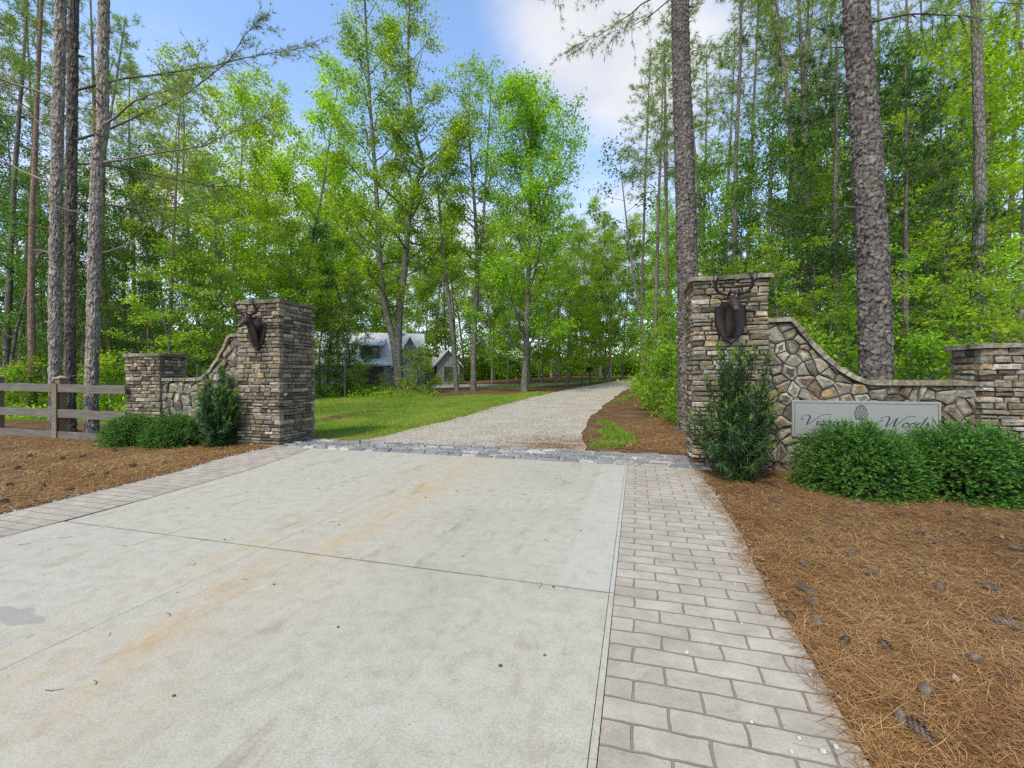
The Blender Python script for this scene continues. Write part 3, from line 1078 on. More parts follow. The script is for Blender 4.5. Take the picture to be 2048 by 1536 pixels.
# letter strokes, x-height 1, upright; the italic slant is added below
GL = {
    'V': ([[(-.7, 1.35), (-1.15, 1.25), (-1.3, 1.75), (-.85, 2.2), (-.2, 2.1), (.05, 1.5), (.12, .7), (.25, 0)], [(.25, 0), (.75, .8), (1.2, 1.7), (1.7, 2.3), (2.4, 2.45), (3.0, 2.3)]], 1.45),
    'W': ([[(-.7, 1.35), (-1.15, 1.25), (-1.3, 1.75), (-.85, 2.2), (-.2, 2.1), (.05, 1.5), (.12, .7), (.25, 0)], [(.25, 0), (.7, .9), (1.15, 2.0)], [(1.15, 2.0), (1.2, 1.0), (1.35, 0)],
           [(1.35, 0), (1.8, .9), (2.3, 1.9), (2.9, 2.4), (3.6, 2.3)]], 2.55),
    'i': ([[(0, .65), (.22, 1), (.24, .35), (.36, .02), (.7, .45)], [(.34, 1.42), (.36, 1.32)]], .62),
    'r': ([[(0, .65), (.25, 1.05), (.35, .85), (.62, .95), (.62, .4), (.76, .02), (1.05, .4)]], .95),
    'g': ([[(.72, .85), (.4, 1.02), (.08, .65), (.12, .15), (.4, .02), (.72, .5), (.78, .98)], [(.78, .98), (.76, 0), (.62, -.85), (.15, -1.1), (-.25, -.75), (.4, -.2), (1.05, .4)]], .98),
    'n': ([[(0, .65), (.2, 1.0), (.22, .4), (.22, 0)], [(.22, .3), (.5, .9), (.72, .98), (.76, .5), (.86, .02), (1.15, .45)]], 1.08),
    'a': ([[(.72, .85), (.4, 1.02), (.08, .65), (.12, .15), (.4, .02), (.72, .55), (.76, .98)], [(.76, .98), (.76, .4), (.88, .02), (1.2, .45)]], 1.1),
    "'": ([[(.15, 2.1), (.18, 1.6)]], .4),
    's': ([[(0, .3), (.38, 1.1), (.42, .8), (.62, .45), (.5, .05), (.2, .0), (.05, .2)], [(.5, .05), (.85, .15), (1.05, .5)]], .85),
    'o': ([[(.45, 1.02), (.1, .75), (.1, .2), (.4, 0), (.72, .3), (.74, .8), (.45, 1.02), (.6, .8), (1.1, .75)]], 1.0),
    'd': ([[(.72, .85), (.4, 1.02), (.08, .65), (.12, .15), (.4, .02), (.72, .55), (.8, 1.2), (.85, 2.3)], [(.85, 2.3), (.8, 1.2), (.8, .4), (.92, .02), (1.2, .45)]], 1.12),
}


def write(mb, text, x0, x1, zb, xh, slant=.55):
    adv = 0
    pos = []
    for ch in text:
        pos.append(adv)
        adv += GL[ch][1]
    lead = 1.3 if text[0] in 'VW' else 0
    k = (x1 - x0) / ((adv + lead) * xh + .4 * xh)
    for ch, p in zip(text, pos):
        for st in GL[ch][0]:
            P = [(x0 + ((q[0] + p + lead) + 0) * xh * k + q[1] * xh * slant, zb + q[1] * xh) for q in st]
            big = ch in 'VW'
            pen(mb, P, .0045, .016 if big else .0125)


PXM = 1.78 / 298.0          # metres per photo pixel on the plate
for word, a, b in (("Virginia's", 10, 150), ("Woods", 172, 278)):
    mb = MB()
    write(mb, word, -HW + a * PXM, -HW + b * PXM, .175, .066)
    mb.build('lettering', M['ink'], sign)
mb = MB()
ecx, ecz = -HW + 143 * PXM, HH - 27 * PXM
pen(mb, [(ecx, ecz - .105), (ecx - .055, ecz - .08), (ecx - .078, ecz - .02), (ecx - .05, ecz + .07), (ecx, ecz + .108), (ecx + .05, ecz + .07), (ecx + .078, ecz - .02), (ecx + .055, ecz - .08), (ecx, ecz - .105)], .004, .006)
for r_ in range(8):
    zc = ecz - .088 + r_ * .026
    hw = .075 * math.sqrt(max(0.05, 1 - ((zc - ecz + .02) / .125) ** 2))
    nn = max(2, int(hw / .017))
    for i in range(nn):
        xc = ecx + (-hw + (i + .5) * 2 * hw / nn) + (.006 if r_ % 2 else -.006)
        w_ = hw / nn
        pen(mb, [(xc - w_, zc + .013), (xc - w_ * .5, zc - .006), (xc, zc - .011), (xc + w_ * .5, zc - .006), (xc + w_, zc + .013)], .0035, .0075, 4)
mb.build('pine_cone_emblem', M['ink'], sign)

# ------------------------------------------------------------------ deer head plaques


def ellring(c, t, rx, rz, n=14, side=Vector((1, 0, 0))):
    t = t.normalized()
    up = side.cross(t).normalized() * -1
    return [tuple(Vector(c) + side * (rx * math.cos(2 * math.pi * i / n)) + up * (rz * math.sin(2 * math.pi * i / n))) for i in range(n)]


def deer(loc, label):
    root = empty('deer_head_plaque', loc, 0, label, 'deer head', 'bronze deer heads on the gate pillars')
    # shield, z from -.36 to .30 around the origin; y towards the viewer is negative
    half = [(0, -.36), (.07, -.315), (.14, -.24), (.19, -.14), (.215, -.02), (.215, .14), (.205, .205), (.175, .19), (.14, .215), (.11, .27), (.055, .262), (0, .285)]
    out = half + [(-x, z) for x, z in half[-2:0:-1]]
    mb = MB()
    rings = [[(x * s_, y, z * s_) for x, z in out] for s_, y in ((1, .0), (1.0, -.022), (.955, -.034), (.90, -.028), (.87, -.030))]
    mb.loft(rings)
    mb.build('shield', M['bronze'], root)
    # neck and head as one skin
    mb = MB()
    sec = [((0, -.02, -.27), (0, -.2, .6), .050, .03), ((0, -.055, -.20), (0, -.25, .9), .080, .055), ((0, -.085, -.06), (0, -.25, 1), .088, .078), ((0, -.125, .08), (0, -.45, .9), .080, .084),
           ((0, -.175, .185), (0, -.8, .6), .078, .086), ((0, -.235, .225), (0, -1, .05), .086, .086), ((0, -.29, .205), (0, -1, -.4), .076, .074), ((0, -.345, .165), (0, -1, -.65), .055, .054),
           ((0, -.395, .122), (0, -1, -.7), .043, .043), ((0, -.43, .092), (0, -1, -.6), .043, .038), ((0, -.455, .076), (0, -1, -.5), .028, .024)]
    mb.loft([ellring(c, Vector(t), rx, rz) for c, t, rx, rz in sec])
    hd = mb.build('head', M['bronze_hi'], root, True)
    ss = hd.modifiers.new('sub', 'SUBSURF')
    ss.levels = ss.render_levels = 1
    for s_ in (-1, 1):
        e = MB()
        e.ball((s_ * .070, -.295, .222), .015, 8, 6)
        e.build('eye', M['black'], hd, True)
        e = MB()
        prof = [(0, .012, .010), (.25, .040, .014), (.5, .048, .014), (.8, .030, .010), (1, .003, .003)]
        d0 = Vector((s_ * .065, -.215, .265))
        dv = Vector((s_ * .150, .01, .02))
        e.loft([ellring(d0 + dv * t, dv, ry, rz, 10, Vector((0, 1, 0))) for t, ry, rz in prof])
        e.build('ear', M['bronze_hi'], hd, True)
        a = MB()
        beam = smooth_pts([(.035, -.225, .285), (.075, -.215, .345), (.15, -.20, .365), (.215, -.23, .40), (.240, -.28, .47), (.225, -.32, .55), (.20, -.335, .62)], 5)
        nb_ = len(beam)
        a.tube([(s_ * p[0], p[1], p[2]) for p in beam], [.034 - .020 * i / (nb_ - 1) for i in range(nb_)], 8)
        for t, tip in ((.12, (.05, -.34, .40)), (.42, (.205, -.34, .37)), (.55, (.295, -.22, .56)), (.72, (.28, -.36, .59)), (.85, (.15, -.34, .60))):
            i = int(t * (nb_ - 1))
            p0 = beam[i]
            p2 = np.array(tip)
            p1 = (p0 + p2) / 2 + np.array((.012, -.02, -.02))
            q = smooth_pts([p0, p1, p2], 5)
            a.tube([(s_ * p[0], p[1], p[2]) for p in q], [.021 - .013 * i_ / (len(q) - 1) for i_ in range(len(q))], 6)
        a.build('antler', M['bronze_hi'], root, True)
    return root


deer((1.345, PY0 - .03, 2.245), 'dark bronze stag head on a shield plaque, on the pillar beside the sign wall')
deer((-7.36, PY0 - .11, 2.27), 'dark bronze stag head on a shield plaque, seen in profile on the left pillar')

# ------------------------------------------------------------------ wooden rail fence
fence = empty('rail_fence', (-11.0, 7.12, 0), R(180 + 1.5), 'weathered grey three-rail wooden fence running left from the stone pillar', 'fence')
# local +x runs left along the fence; local -y is the back
POST = [2.14, 4.32, 6.5, 8.7]


def fz(x):
    return -.05 + .012 * x


rng = np.random.default_rng(8)
edges_ = [-.04] + POST
for (zb, zt) in ((1.05, 1.235), (.455, .645), (-.05, .125)):
    for a, b in zip(edges_[:-1], edges_[1:]):
        mb = MB()
        a_, b_ = a + .006, b - .006
        n = 8
        rr = []
        for k in range(n + 1):
            x = a_ + (b_ - a_) * k / n
            w_ = .006 * math.sin(k * 1.3 + a) + rng.normal(0, .0015)
            rr.append([(x, .0, fz(x) + zb + w_), (x, .042, fz(x) + zb + w_), (x, .042, fz(x) + zt + w_), (x, .0, fz(x) + zt + w_)])
        mb.loft(rr)
        mb.build('rail', M['fence'], fence)
for p in POST:
    po = MB()
    z0 = fz(p)
    po.box(p - .07, p + .07, -.145, -.003, -.3, z0 + 1.36)
    post = po.build('post', M['post'], fence)
    c = MB()
    zt = z0 + 1.362
    c.box(p - .098, p + .098, -.172, .024, zt, zt + .028)
    c.add([(p - .08, -.155, zt + .029), (p + .08, -.155, zt + .029), (p + .08, .007, zt + .029), (p - .08, .007, zt + .029), (p, -.074, zt + .075)], [(0, 1, 4), (1, 2, 4), (2, 3, 4), (3, 0, 4)])
    c.build('post_cap', M['post_cap'], post)
    bt = MB()
    bt.box(p - .075, p + .075, .0445, .070, z0 - .06, z0 + 1.245)
    bt.build('batten', M['post'], fence)

# ------------------------------------------------------------------ trees


def nrm(a):
    return a / (np.linalg.norm(a, axis=-1, keepdims=True) + 1e-9)


def leaves(mb, rng, S, per, sigma, size, up=.8, flat=.6, width=.32):
    S = np.asarray(S, float)
    P = np.repeat(S, per, 0)
    n = len(P)
    P = P + rng.normal(0, 1, (n, 3)) * sigma * np.array([1, 1, flat])
    nn = nrm(rng.normal(0, 1, (n, 3)) + np.array([0, 0, up]))
    a = nrm(np.cross(nn, rng.normal(0, 1, (n, 3))))
    b = np.cross(nn, a)
    L = (size * rng.uniform(.65, 1.35, n))[:, None]
    V = np.stack([P, P + a * L * .45 + b * L * width - nn * L * .06, P + a * L - nn * L * .12, P + a * L * .45 - b * L * width - nn * L * .06], 1).reshape(-1, 3)
    mb.add(V, np.arange(n * 4).reshape(n, 4))


def tufts(mb, rng, S, D, per, length, width, spread=.9):
    """needle sprays: thin blades fanning out of each twig end"""
    S = np.repeat(np.asarray(S, float), per, 0)
    D = np.repeat(np.asarray(D, float), per, 0)
    n = len(S)
    d = nrm(nrm(D) + rng.normal(0, 1, (n, 3)) * spread)
    a = nrm(np.cross(d, rng.normal(0, 1, (n, 3))))
    L = (length * rng.uniform(.7, 1.25, n))[:, None]
    V = np.stack([S - a * width * .5, S + a * width * .5, S + d * L], 1).reshape(-1, 3)
    mb.add(V, np.arange(n * 3).reshape(n, 3))


def branch(rng, p0, d, L, n, wig, upb):
    P = [np.array(p0, float)]
    d = np.array(d, float) / np.linalg.norm(d)
    for i in range(n):
        d = d + rng.normal(0, wig, 3) + np.array([0, 0, upb])
        d /= np.linalg.norm(d)
        P.append(P[-1] + d * L / n)
    return np.array(P)


def path_at(P, t):
    s = t * (len(P) - 1)
    i = min(int(s), len(P) - 2)
    return P[i] + (P[i + 1] - P[i]) * (s - i)


def broadleaf(seed, H, r0, cf, cr, nl, up=(15, 55), per=13, lsize=.16, sigma=.22, trunk=None, peak=.35, wig=.10, upb=.05, density=1.0, stems=None, flat=.6, lmin=.25):
    """trunk(s), limbs, twigs and leaves; returns the two meshes"""
    rng = np.random.default_rng(seed)
    tb, lb = MB(), MB()
    sites = []
    if stems is None:
        if trunk is None:
            trunk = branch(rng, (0, 0, -.2), (rng.normal(0, .04), rng.normal(0, .04), 1), H + .2, 12, .035, .02)
        stems = [(np.array(trunk, float), r0, cf)]
    for T, r, c0 in stems:
        m = len(T)
        rad = np.array([r * (1 - .88 * (i / (m - 1)) ** 1.05) for i in range(m)])
        rad[0] *= 1.35
        tb.tube(T, rad, 12, False)
        az = rng.uniform(0, 6.28)
        Hs = T[-1][2]
        for k in range(nl):
            f = (k + rng.uniform(0, 1)) / nl
            t = c0 + (1 - c0) * f
            p = path_at(T, t)
            az += 2.4 + rng.normal(0, .4)
            prof = math.sqrt(max(.02, 1 - ((f - peak) / (1.06 - peak if f > peak else peak + .55)) ** 2))
            L = cr * prof * rng.uniform(.7, 1.2)
            el = R(up[0] + (up[1] - up[0]) * f + rng.normal(0, 8))
            d = (math.cos(az) * math.cos(el), math.sin(az) * math.cos(el), math.sin(el))
            B = branch(rng, p, d, L, 6, wig, upb)
            rb = max(.012, r * (1 - .85 * t) * .42)
            tb.tube(B, [rb * (1 - .8 * i / 6) for i in range(7)], 5, False)
            ns = max(3, int(L * 2.1 * density))
            for s in range(ns):
                q = rng.uniform(lmin, 1.0)
                pp = path_at(B, q)
                dd = B[-1] - B[0]
                dd = dd / np.linalg.norm(dd) + rng.normal(0, .75, 3) + np.array([0, 0, .1])
                SL = max(.35, L * .42 * (1.15 - q * .6)) * rng.uniform(.6, 1.2)
                Sx = branch(rng, pp, dd, SL, 3, .18, .03)
                tb.tube(Sx, [max(.004, rb * .3 * (1 - .7 * i / 3)) for i in range(4)], 3, False)
                for q2 in np.arange(.3, 1.05, max(.14, .30 / max(SL, .3))):
                    sites.append(path_at(Sx, min(1, q2)))
            sites.append(B[-1])
        for f in np.linspace(.85, 1, 6):
            sites.append(path_at(T, f))
    sites = np.array(sites)
    cl = np.array([noise.noise(Vector((p[0] * .9 + seed, p[1] * .9, p[2] * .9))) for p in sites])
    keep = cl + rng.normal(0, .22, len(sites)) > -.20
    leaves(lb, rng, sites[keep], int(per * 1.5), sigma, lsize, .8, flat)
    return tb.mesh('trunk', True), lb.mesh('crown')


def pine(seed, H, r0, cf, cr, per=9, nlen=.24, nwid=.022, trunk_sides=10, dens=1.0, up=(-5, 40), dead=6, lean=.02):
    rng = np.random.default_rng(seed)
    tb, lb = MB(), MB()
    T = branch(rng, (0, 0, -.2), (rng.normal(0, lean), rng.normal(0, lean), 1), H + .2, 14, .012, .03)
    m = len(T)
    rad = np.array([r0 * (1 - .80 * (i / (m - 1)) ** 1.2) for i in range(m)])
    rad[0] *= 1.3
    tb.tube(T, rad, trunk_sides, False)
    for k in range(dead):                                  # bare broken stubs and dead twigs on the clear bole
        t = rng.uniform(cf * .35, cf)
        p = path_at(T, t)
        az = rng.uniform(0, 6.28)
        B = branch(rng, p, (math.cos(az), math.sin(az), rng.uniform(-.1, .4)), rng.uniform(.4, 2.0), 4, .12, .0)
        tb.tube(B, [.018 * (1 - .8 * i / 4) for i in range(5)], 4, False)
    S, D = [], []
    nw = int(H * (1 - cf) * 1.9 * dens)
    az = rng.uniform(0, 6.28)
    for k in range(nw):
        f = (k + rng.uniform(0, .8)) / nw
        t = cf + (1 - cf) * f
        p = path_at(T, t)
        for j in range(rng.integers(1, 4)):
            az += 2.1 + rng.normal(0, .5)
            L = cr * (math.sin(min(1, (f * .85 + .15) * 1.15) * 3.0) * .6 + .5) * rng.uniform(.5, 1.15) * (1 - .45 * f)
            el = R(up[0] + (up[1] - up[0]) * f + rng.normal(0, 10))
            B = branch(rng, p, (math.cos(az) * math.cos(el), math.sin(az) * math.cos(el), math.sin(el)), L, 5, .10, .05)
            rb = max(.010, r0 * (1 - .8 * t) * .30)
            tb.tube(B, [rb * (1 - .8 * i / 5) for i in range(6)], 4, False)
            for s in range(int(3 + L * 3.4)):
                q = rng.uniform(.35, 1)
                pp = path_at(B, q)
                dd = (B[-1] - B[0]) / L + rng.normal(0, .6, 3) + np.array([0, 0, .15])
                SL = L * .30 * (1.3 - q) + rng.uniform(.15, .4)
                Sx = branch(rng, pp, dd, SL, 2, .15, .1)
                tb.tube(Sx, [.008, .006, .003], 3, False)
                for q2 in (.45, .75, 1.0):
                    S.append(path_at(Sx, q2) + rng.normal(0, .05, 3))
                    D.append(Sx[-1] - Sx[0])
            S.append(B[-1])
            D.append(B[-1] - B[-2])
    S.append(T[-1])
    D.append(np.array([0, 0, 1.0]))
    tufts(lb, rng, S, D, per, nlen, nwid)
    return tb.mesh('trunk', True), lb.mesh('crown')


def smooth_field(rng, shape, k):
    f = rng.normal(0, 1, shape)
    for _ in range(k):
        f = (f + np.roll(f, 1, 0) + np.roll(f, -1, 0) + np.roll(f, 1, 1) + np.roll(f, -1, 1)) / 5
    return f / (f.std() + 1e-9)


def plated_trunk(seed, pts, radii, cw=.085, ch=.11, depth=.016, seg=110, dz=.018, zfine=11.0):
    """a near trunk with modelled bark plates (cellular pattern wrapped round the bole)"""
    rng = np.random.default_rng(seed)
    P = smooth_pts(pts, 12)
    rr = np.interp(np.linspace(0, 1, len(P)), np.linspace(0, 1, len(radii)), radii)
    s = np.concatenate([[0], np.cumsum(np.linalg.norm(np.diff(P, axis=0), axis=1))])
    smax = s[-1]
    v = np.concatenate([np.arange(0, min(zfine, smax), dz), np.arange(min(zfine, smax), smax + .2, .25)])
    v = v[v <= smax]
    C = np.stack([np.interp(v, s, P[:, k]) for k in range(3)], 1)
    rad = np.interp(v, s, rr) * (1 + .38 * np.exp(-np.maximum(0, v - .15) / .16))
    R0 = float(np.mean(radii))
    nc = max(8, int(round(2 * np.pi * R0 / cw)))
    nr = int(smax / ch) + 3
    jx = rng.uniform(.1, .9, (nr, nc))
    jy = rng.uniform(.1, .9, (nr, nc))
    cell = rng.uniform(0, 1, (nr, nc))
    th = np.arange(seg) / seg
    U, Vv = np.meshgrid(th * nc, v / ch, indexing='xy')
    # wander so that the plates do not line up in rows
    wob = .35 * np.sin(U * 2 * np.pi / nc * 3 + Vv * .7) + .3 * np.sin(Vv * 1.9 + U * 2 * np.pi / nc * 5)
    r1, r2 = smooth_field(rng, U.shape, 3), smooth_field(rng, U.shape, 3)
    Vv = Vv + wob + r1 * .15
    U = (U + r2 * .15) % nc
    iu, iv = np.floor(U).astype(int), np.floor(Vv).astype(int)
    F1 = np.full(U.shape, 9.0)
    F2 = np.full(U.shape, 9.0)
    cid = np.zeros(U.shape)
    oy = np.zeros(U.shape)
    for a in (-1, 0, 1):
        for b in (-1, 0, 1):
            cu_, cv_ = (iu + a) % nc, np.clip(iv + b, 0, nr - 1)
            dx = (iu + a) + jx[cv_, cu_] - U
            dy = (iv + b) + jy[cv_, cu_] - Vv
            d = np.sqrt(dx * dx + dy * dy)
            m1 = d < F1
            F2 = np.where(m1, F1, np.minimum(F2, d))
            cid = np.where(m1, cell[cv_, cu_], cid)
            oy = np.where(m1, dy, oy)
            F1 = np.where(m1, d, F1)
    e = np.clip((F2 - F1) / .24, 0, 1)
    tilt = np.clip(oy * 1.2, -.6, .6)
    disp = depth * (e - .5) + depth * (1.1 * (cid - .5) + tilt) * e + smooth_field(rng, U.shape, 2) * depth * .18 + rng.normal(0, depth * .06, U.shape)
    rt = rad[:, None] + disp
    T = nrm(np.gradient(C, axis=0))
    a_ = nrm(np.cross(T, np.array([0, 1.0, 0])))
    b_ = np.cross(T, a_)
    ang = th * 2 * np.pi
    VV = C[:, None] + rt[..., None] * (np.cos(ang)[None, :, None] * a_[:, None] + np.sin(ang)[None, :, None] * b_[:, None])
    m, n = len(v), seg
    i, j = np.meshgrid(np.arange(m - 1), np.arange(n), indexing='ij')
    q = np.stack([i * n + j, i * n + (j + 1) % n, (i + 1) * n + (j + 1) % n, (i + 1) * n + j], -1).reshape(-1, 4)
    return VV.reshape(-1, 3), q, np.clip(e * 1.4, 0, 1).ravel(), cid.ravel(), P, rr


def near_pine(seed, base_px, d, path_px, wpx, H, mat_, name, label, branches=(), knots=0, cw=.060, ch=.17, crown_mesh=None):
    """a big pine close to the camera, its bole following the photographed line.
    path_px: (column, row) pairs from the foot up; converted to a lean in metres"""
    x0, y0 = W(base_px, d)
    z0 = gh(x0, y0)
    root = empty(name, (x0, y0, z0), 0, label, 'tree')
    pts = [(0, 0, -.2)]
    for (px, py) in path_px:
        off = (px - base_px) / FPX * d
        z = CAMZ + (752 - py) / FPX * d - z0
        pts.append((off * cs_, off * sn_, z))
    last = np.array(pts[-1])
    dr = (np.array(pts[-1]) - np.array(pts[-2]))
    dr = dr / np.linalg.norm(dr)
    topv = last + np.array([dr[0] * .5, dr[1] * .5, 1]) * (H - last[2])
    pts.append(tuple(last + (topv - last) * .5))
    pts.append(tuple(topv))
    wide = math.cos(math.atan((base_px - 1024) / FPX)) * .95
    r_b, r_t = wpx[0] / FPX * d / 2 * wide, wpx[1] / FPX * d / 2 * wide
    zt = last[2]
    rads = [r_b + (r_t - r_b) * min(1, max(0, p[2] / zt)) if p[2] <= zt else r_t * max(.25, 1 - (p[2] - zt) / (H - zt) * .8) for p in pts]
    V, Q, pl_, cd, P, rr = plated_trunk(seed, pts, rads, cw, ch)
    mb = MB()
    mb.add(V, Q)
    rng = np.random.default_rng(seed + 1)
    nplain = mb.n
    zs = P[:, 2]

    def at_z(z):
        return np.array([np.interp(z, zs, P[:, k]) for k in range(3)]), float(np.interp(z, zs, rr))
    for k in range(knots):
        c, r = at_z(rng.uniform(1.2, zt))
        az = rng.uniform(0, 6.28)
        dv = np.array([math.cos(az), math.sin(az), rng.uniform(-.1, .5)])
        L = r + rng.uniform(.04, .22)
        mb.tube([c + dv * r * .7, c + dv * (r + .03), c + dv * L], [.040, .030, .012], 7)
    S, D = [], []
    for (z, azd, L, el, sag, dead) in branches:
        c, r = at_z(z)
        az = R(azd + YAW)
        dv = np.array([math.cos(az) * math.cos(R(el)), math.sin(az) * math.cos(R(el)), math.sin(R(el))])
        B = branch(rng, c + dv * r * .5, dv, L, 9, .10, sag)
        mb.tube(B, [.023 * (1 - .88 * i / 9) * min(1.4, .5 + L / 5) for i in range(10)], 6, False)
        for k in range(int(L * (9.0 if not dead else 2.5))):
            q = rng.uniform(.25, 1)
            pp = path_at(B, q)
            dd = (B[-1] - B[0]) / L + rng.normal(0, .6, 3) + np.array([0, 0, -.2])
            SL = rng.uniform(.3, 1.0) * (1.2 - q * .5)
            Sx = branch(rng, pp, dd, SL, 3, .2, -.03)
            mb.tube(Sx, [.008, .006, .004, .002], 3, False)
            if not dead:
                for q2 in (.4, .6, .8, 1.0):
                    S.append(path_at(Sx, q2) + rng.normal(0, .03, 3))
                    D.append(Sx[-1] - Sx[0])
    me = mb.mesh('trunk', True)
    for nm, arr in (('plate', pl_), ('cell', cd)):
        at = me.attributes.new(nm, 'FLOAT', 'POINT')
        full = np.full(len(me.vertices), .8 if nm == 'plate' else .3, dtype=np.float32)
        full[:len(arr)] = arr
        at.data.foreach_set('value', full)
    put('trunk', me, mat_, root)
    lb = MB()
    # high crown
    c0, _ = at_z(H * .62)
    for k in range(26):
        f = k / 26
        c, r = at_z(H * (.62 + .37 * f))
        az = rng.uniform(0, 6.28)
        L = 3.4 * (1 - .6 * f) * rng.uniform(.6, 1.1)
        B = branch(rng, c, (math.cos(az), math.sin(az), .2 + f * .6), L, 5, .1, .04)
        for s in range(16):
            q = rng.uniform(.35, 1)
            S.append(path_at(B, q) + rng.normal(0, .3, 3))
            D.append(B[-1] - B[0])
    tufts(lb, rng, S, D, 12, .15, .009, .8)
    lb.build('crown', M['needle'], root)
    return root


# near pines
near_pine(101, 112, 10.9, [(110, 700), (111, 500), (116, 250), (122, 0)], (28, 24), 22, M['bark_pine_grey'], 'pine_tree',
          'pale grey pine trunk, leftmost and thickest of the three close pines behind the fence',
          [(7.2, 165, 4.0, 35, .0, True), (6.2, 170, 4.2, 20, .02, True), (5.4, 150, 3.2, 35, .0, True), (8.3, 200, 4, 25, 0, False), (4.4, 160, 1.3, 25, 0, True)], 8)
near_pine(102, 140, 11.5, [(140, 700), (141, 500), (144, 250), (147, 0)], (25, 22), 23, M['bark_pine_brown'], 'pine_tree',
          'darker brown pine trunk in the middle of the three close pines behind the fence',
          [(7.6, -4, 6.2, 10, -.012, False), (8.9, 5, 6.5, 20, -.005, False), (6.0, 10, 3.6, 10, -.01, False), (5.2, 180, 2.6, 20, 0, True), (7.0, 30, 4.5, 15, 0, False)], 9)
near_pine(103, 184, 10.6, [(183, 800), (187, 600), (190, 480), (193, 350), (196, 300), (206, 255), (206, 150), (208, 0)], (30, 23), 21, M['bark_pine_grey'], 'pine_tree',
          'grey pine trunk with a kink, rightmost of the three close pines behind the fence',
          [(6.6, 8, 4.2, 5, .0, False), (4.4, 20, 2.0, 12, 0, True), (7.5, -20, 4.0, 12, 0, False), (5.3, 170, 1.6, 20, 0, True)], 8)
near_pine(104, 1751, 8.2, [(1751, 700), (1745, 520), (1733, 300), (1722, 150), (1712, 0)], (78, 58), 24, M['bark_pine'], 'pine_tree',
          'thick dark pine trunk with scaly plated bark standing right behind the sign wall',
          [(7.6, 80, .9, 60, 0, True), (7.4, 185, 1.1, 10, 0, True), (6.6, 190, 1.6, 5, .0, True), (5.9, 30, 2.6, 25, 0, True), (7.9, 20, 3.2, 25, 0, False)], 12, .085, .115)
near_pine(105, 1380, 10.4, [(1378, 700), (1374, 500), (1368, 300), (1363, 150), (1360, 0)], (48, 36), 25, M['bark_pine'], 'pine_tree',
          'tall straight pine trunk rising behind the right gate pillar against the sky',
          [(6.2, 175, .9, 20, 0, True), (10.6, 176, 2.7, -22, -.045, False), (10.9, 172, 3.1, -18, -.05, False), (10.4, 165, 1.6, -30, -.03, False), (11.2, 10, 2.5, 10, 0, False)], 10, .085, .085)


def proto(fn, *a, **k):
    return fn(*a, **k)


PR = {}
for i in range(4):
    PR['tall%d' % i] = broadleaf(200 + i, 20, .15, .20, 3.3, 44, (12, 58), 26, .150, .27, peak=.35)
for i in range(3):
    PR['mid%d' % i] = broadleaf(220 + i, 13, .10, .12, 2.7, 34, (5, 50), 25, .135, .24, peak=.35)
for i in range(4):
    PR['sap%d' % i] = broadleaf(240 + i, 6.5, .055, .10, 2.1, 20, (0, 40), 20, .105, .17, peak=.4, flat=.35, wig=.08, upb=.0)
for i in range(3):
    PR['pine%d' % i] = pine(260 + i, 22, .14, .60, 2.4, 9, .27, .024, dens=.85)
PR['pole'] = pine(270, 22, .17, .62, 2.4, 9, .27, .024, 12, .8, lean=.004, dead=10)
for i in range(2):
    PR['cedar%d' % i] = pine(280 + i, 11, .10, .12, 2.6, 12, .20, .022, 8, 1.5, (-12, 35), 3)
for i in range(3):
    PR['bush%d' % i] = broadleaf(300 + i, 1.7, .025, .02, 1.0, 16, (10, 70), 16, .10, .13, peak=.45, flat=.7, density=2.4, lmin=.15)


MEMBERS = {}


def place(kind, px, d, leafm, barkm, name, label, group=None, s=1.0, top=None, H=None, rz=None, cat='tree', wide=1.0, sink=0.0):
    x, y = W(px, d)
    z = gh(x, y) - sink
    tm, lm = PR[kind]
    h0 = {'tal': 20, 'mid': 13, 'sap': 6.5, 'pin': 22, 'pol': 22, 'ced': 11, 'bus': 1.7}[kind[:3]]
    if top is not None:
        s = (CAMZ + (752 - top) / FPX * d - z) / h0
    rz = (px * 1.7 + d * 3.1) % 6.28 if rz is None else rz
    root = empty(name, (x, y, z), rz, label, cat, group, (s * wide, s * wide, s))
    if group:
        MEMBERS.setdefault(group, []).append((px, d, root))
    for nm, me, mt in (('trunk' if cat == 'tree' else 'stem', tm, barkm), ('crown' if cat == 'tree' else 'foliage', lm, leafm)):
        o = bpy.data.objects.new(nm, me)
        COL.objects.link(o)
        o.parent = root
        if not me.materials:
            me.materials.append(M[mt])
        o.material_slots[0].link = 'OBJECT'
        o.material_slots[0].material = M[mt]
    return root


def custom(name, px, d, meshes, barkm, leafm, label, group=None):
    x, y = W(px, d)
    root = empty(name, (x, y, gh(x, y)), 0, label, 'tree', group)
    put('trunk', meshes[0], M[barkm], root)
    put('crown', meshes[1], M[leafm], root)
    return root


def line_px(base_px, d, path):
    """stem line in metres from photo columns/rows"""
    x0, y0 = W(base_px, d)
    z0 = gh(x0, y0)
    pts = [(0, 0, -.2)]
    for (px, py) in path:
        off = (px - base_px) / FPX * d
        pts.append((off * cs_, off * sn_, CAMZ + (752 - py) / FPX * d - z0))
    return smooth_pts(pts, 4)


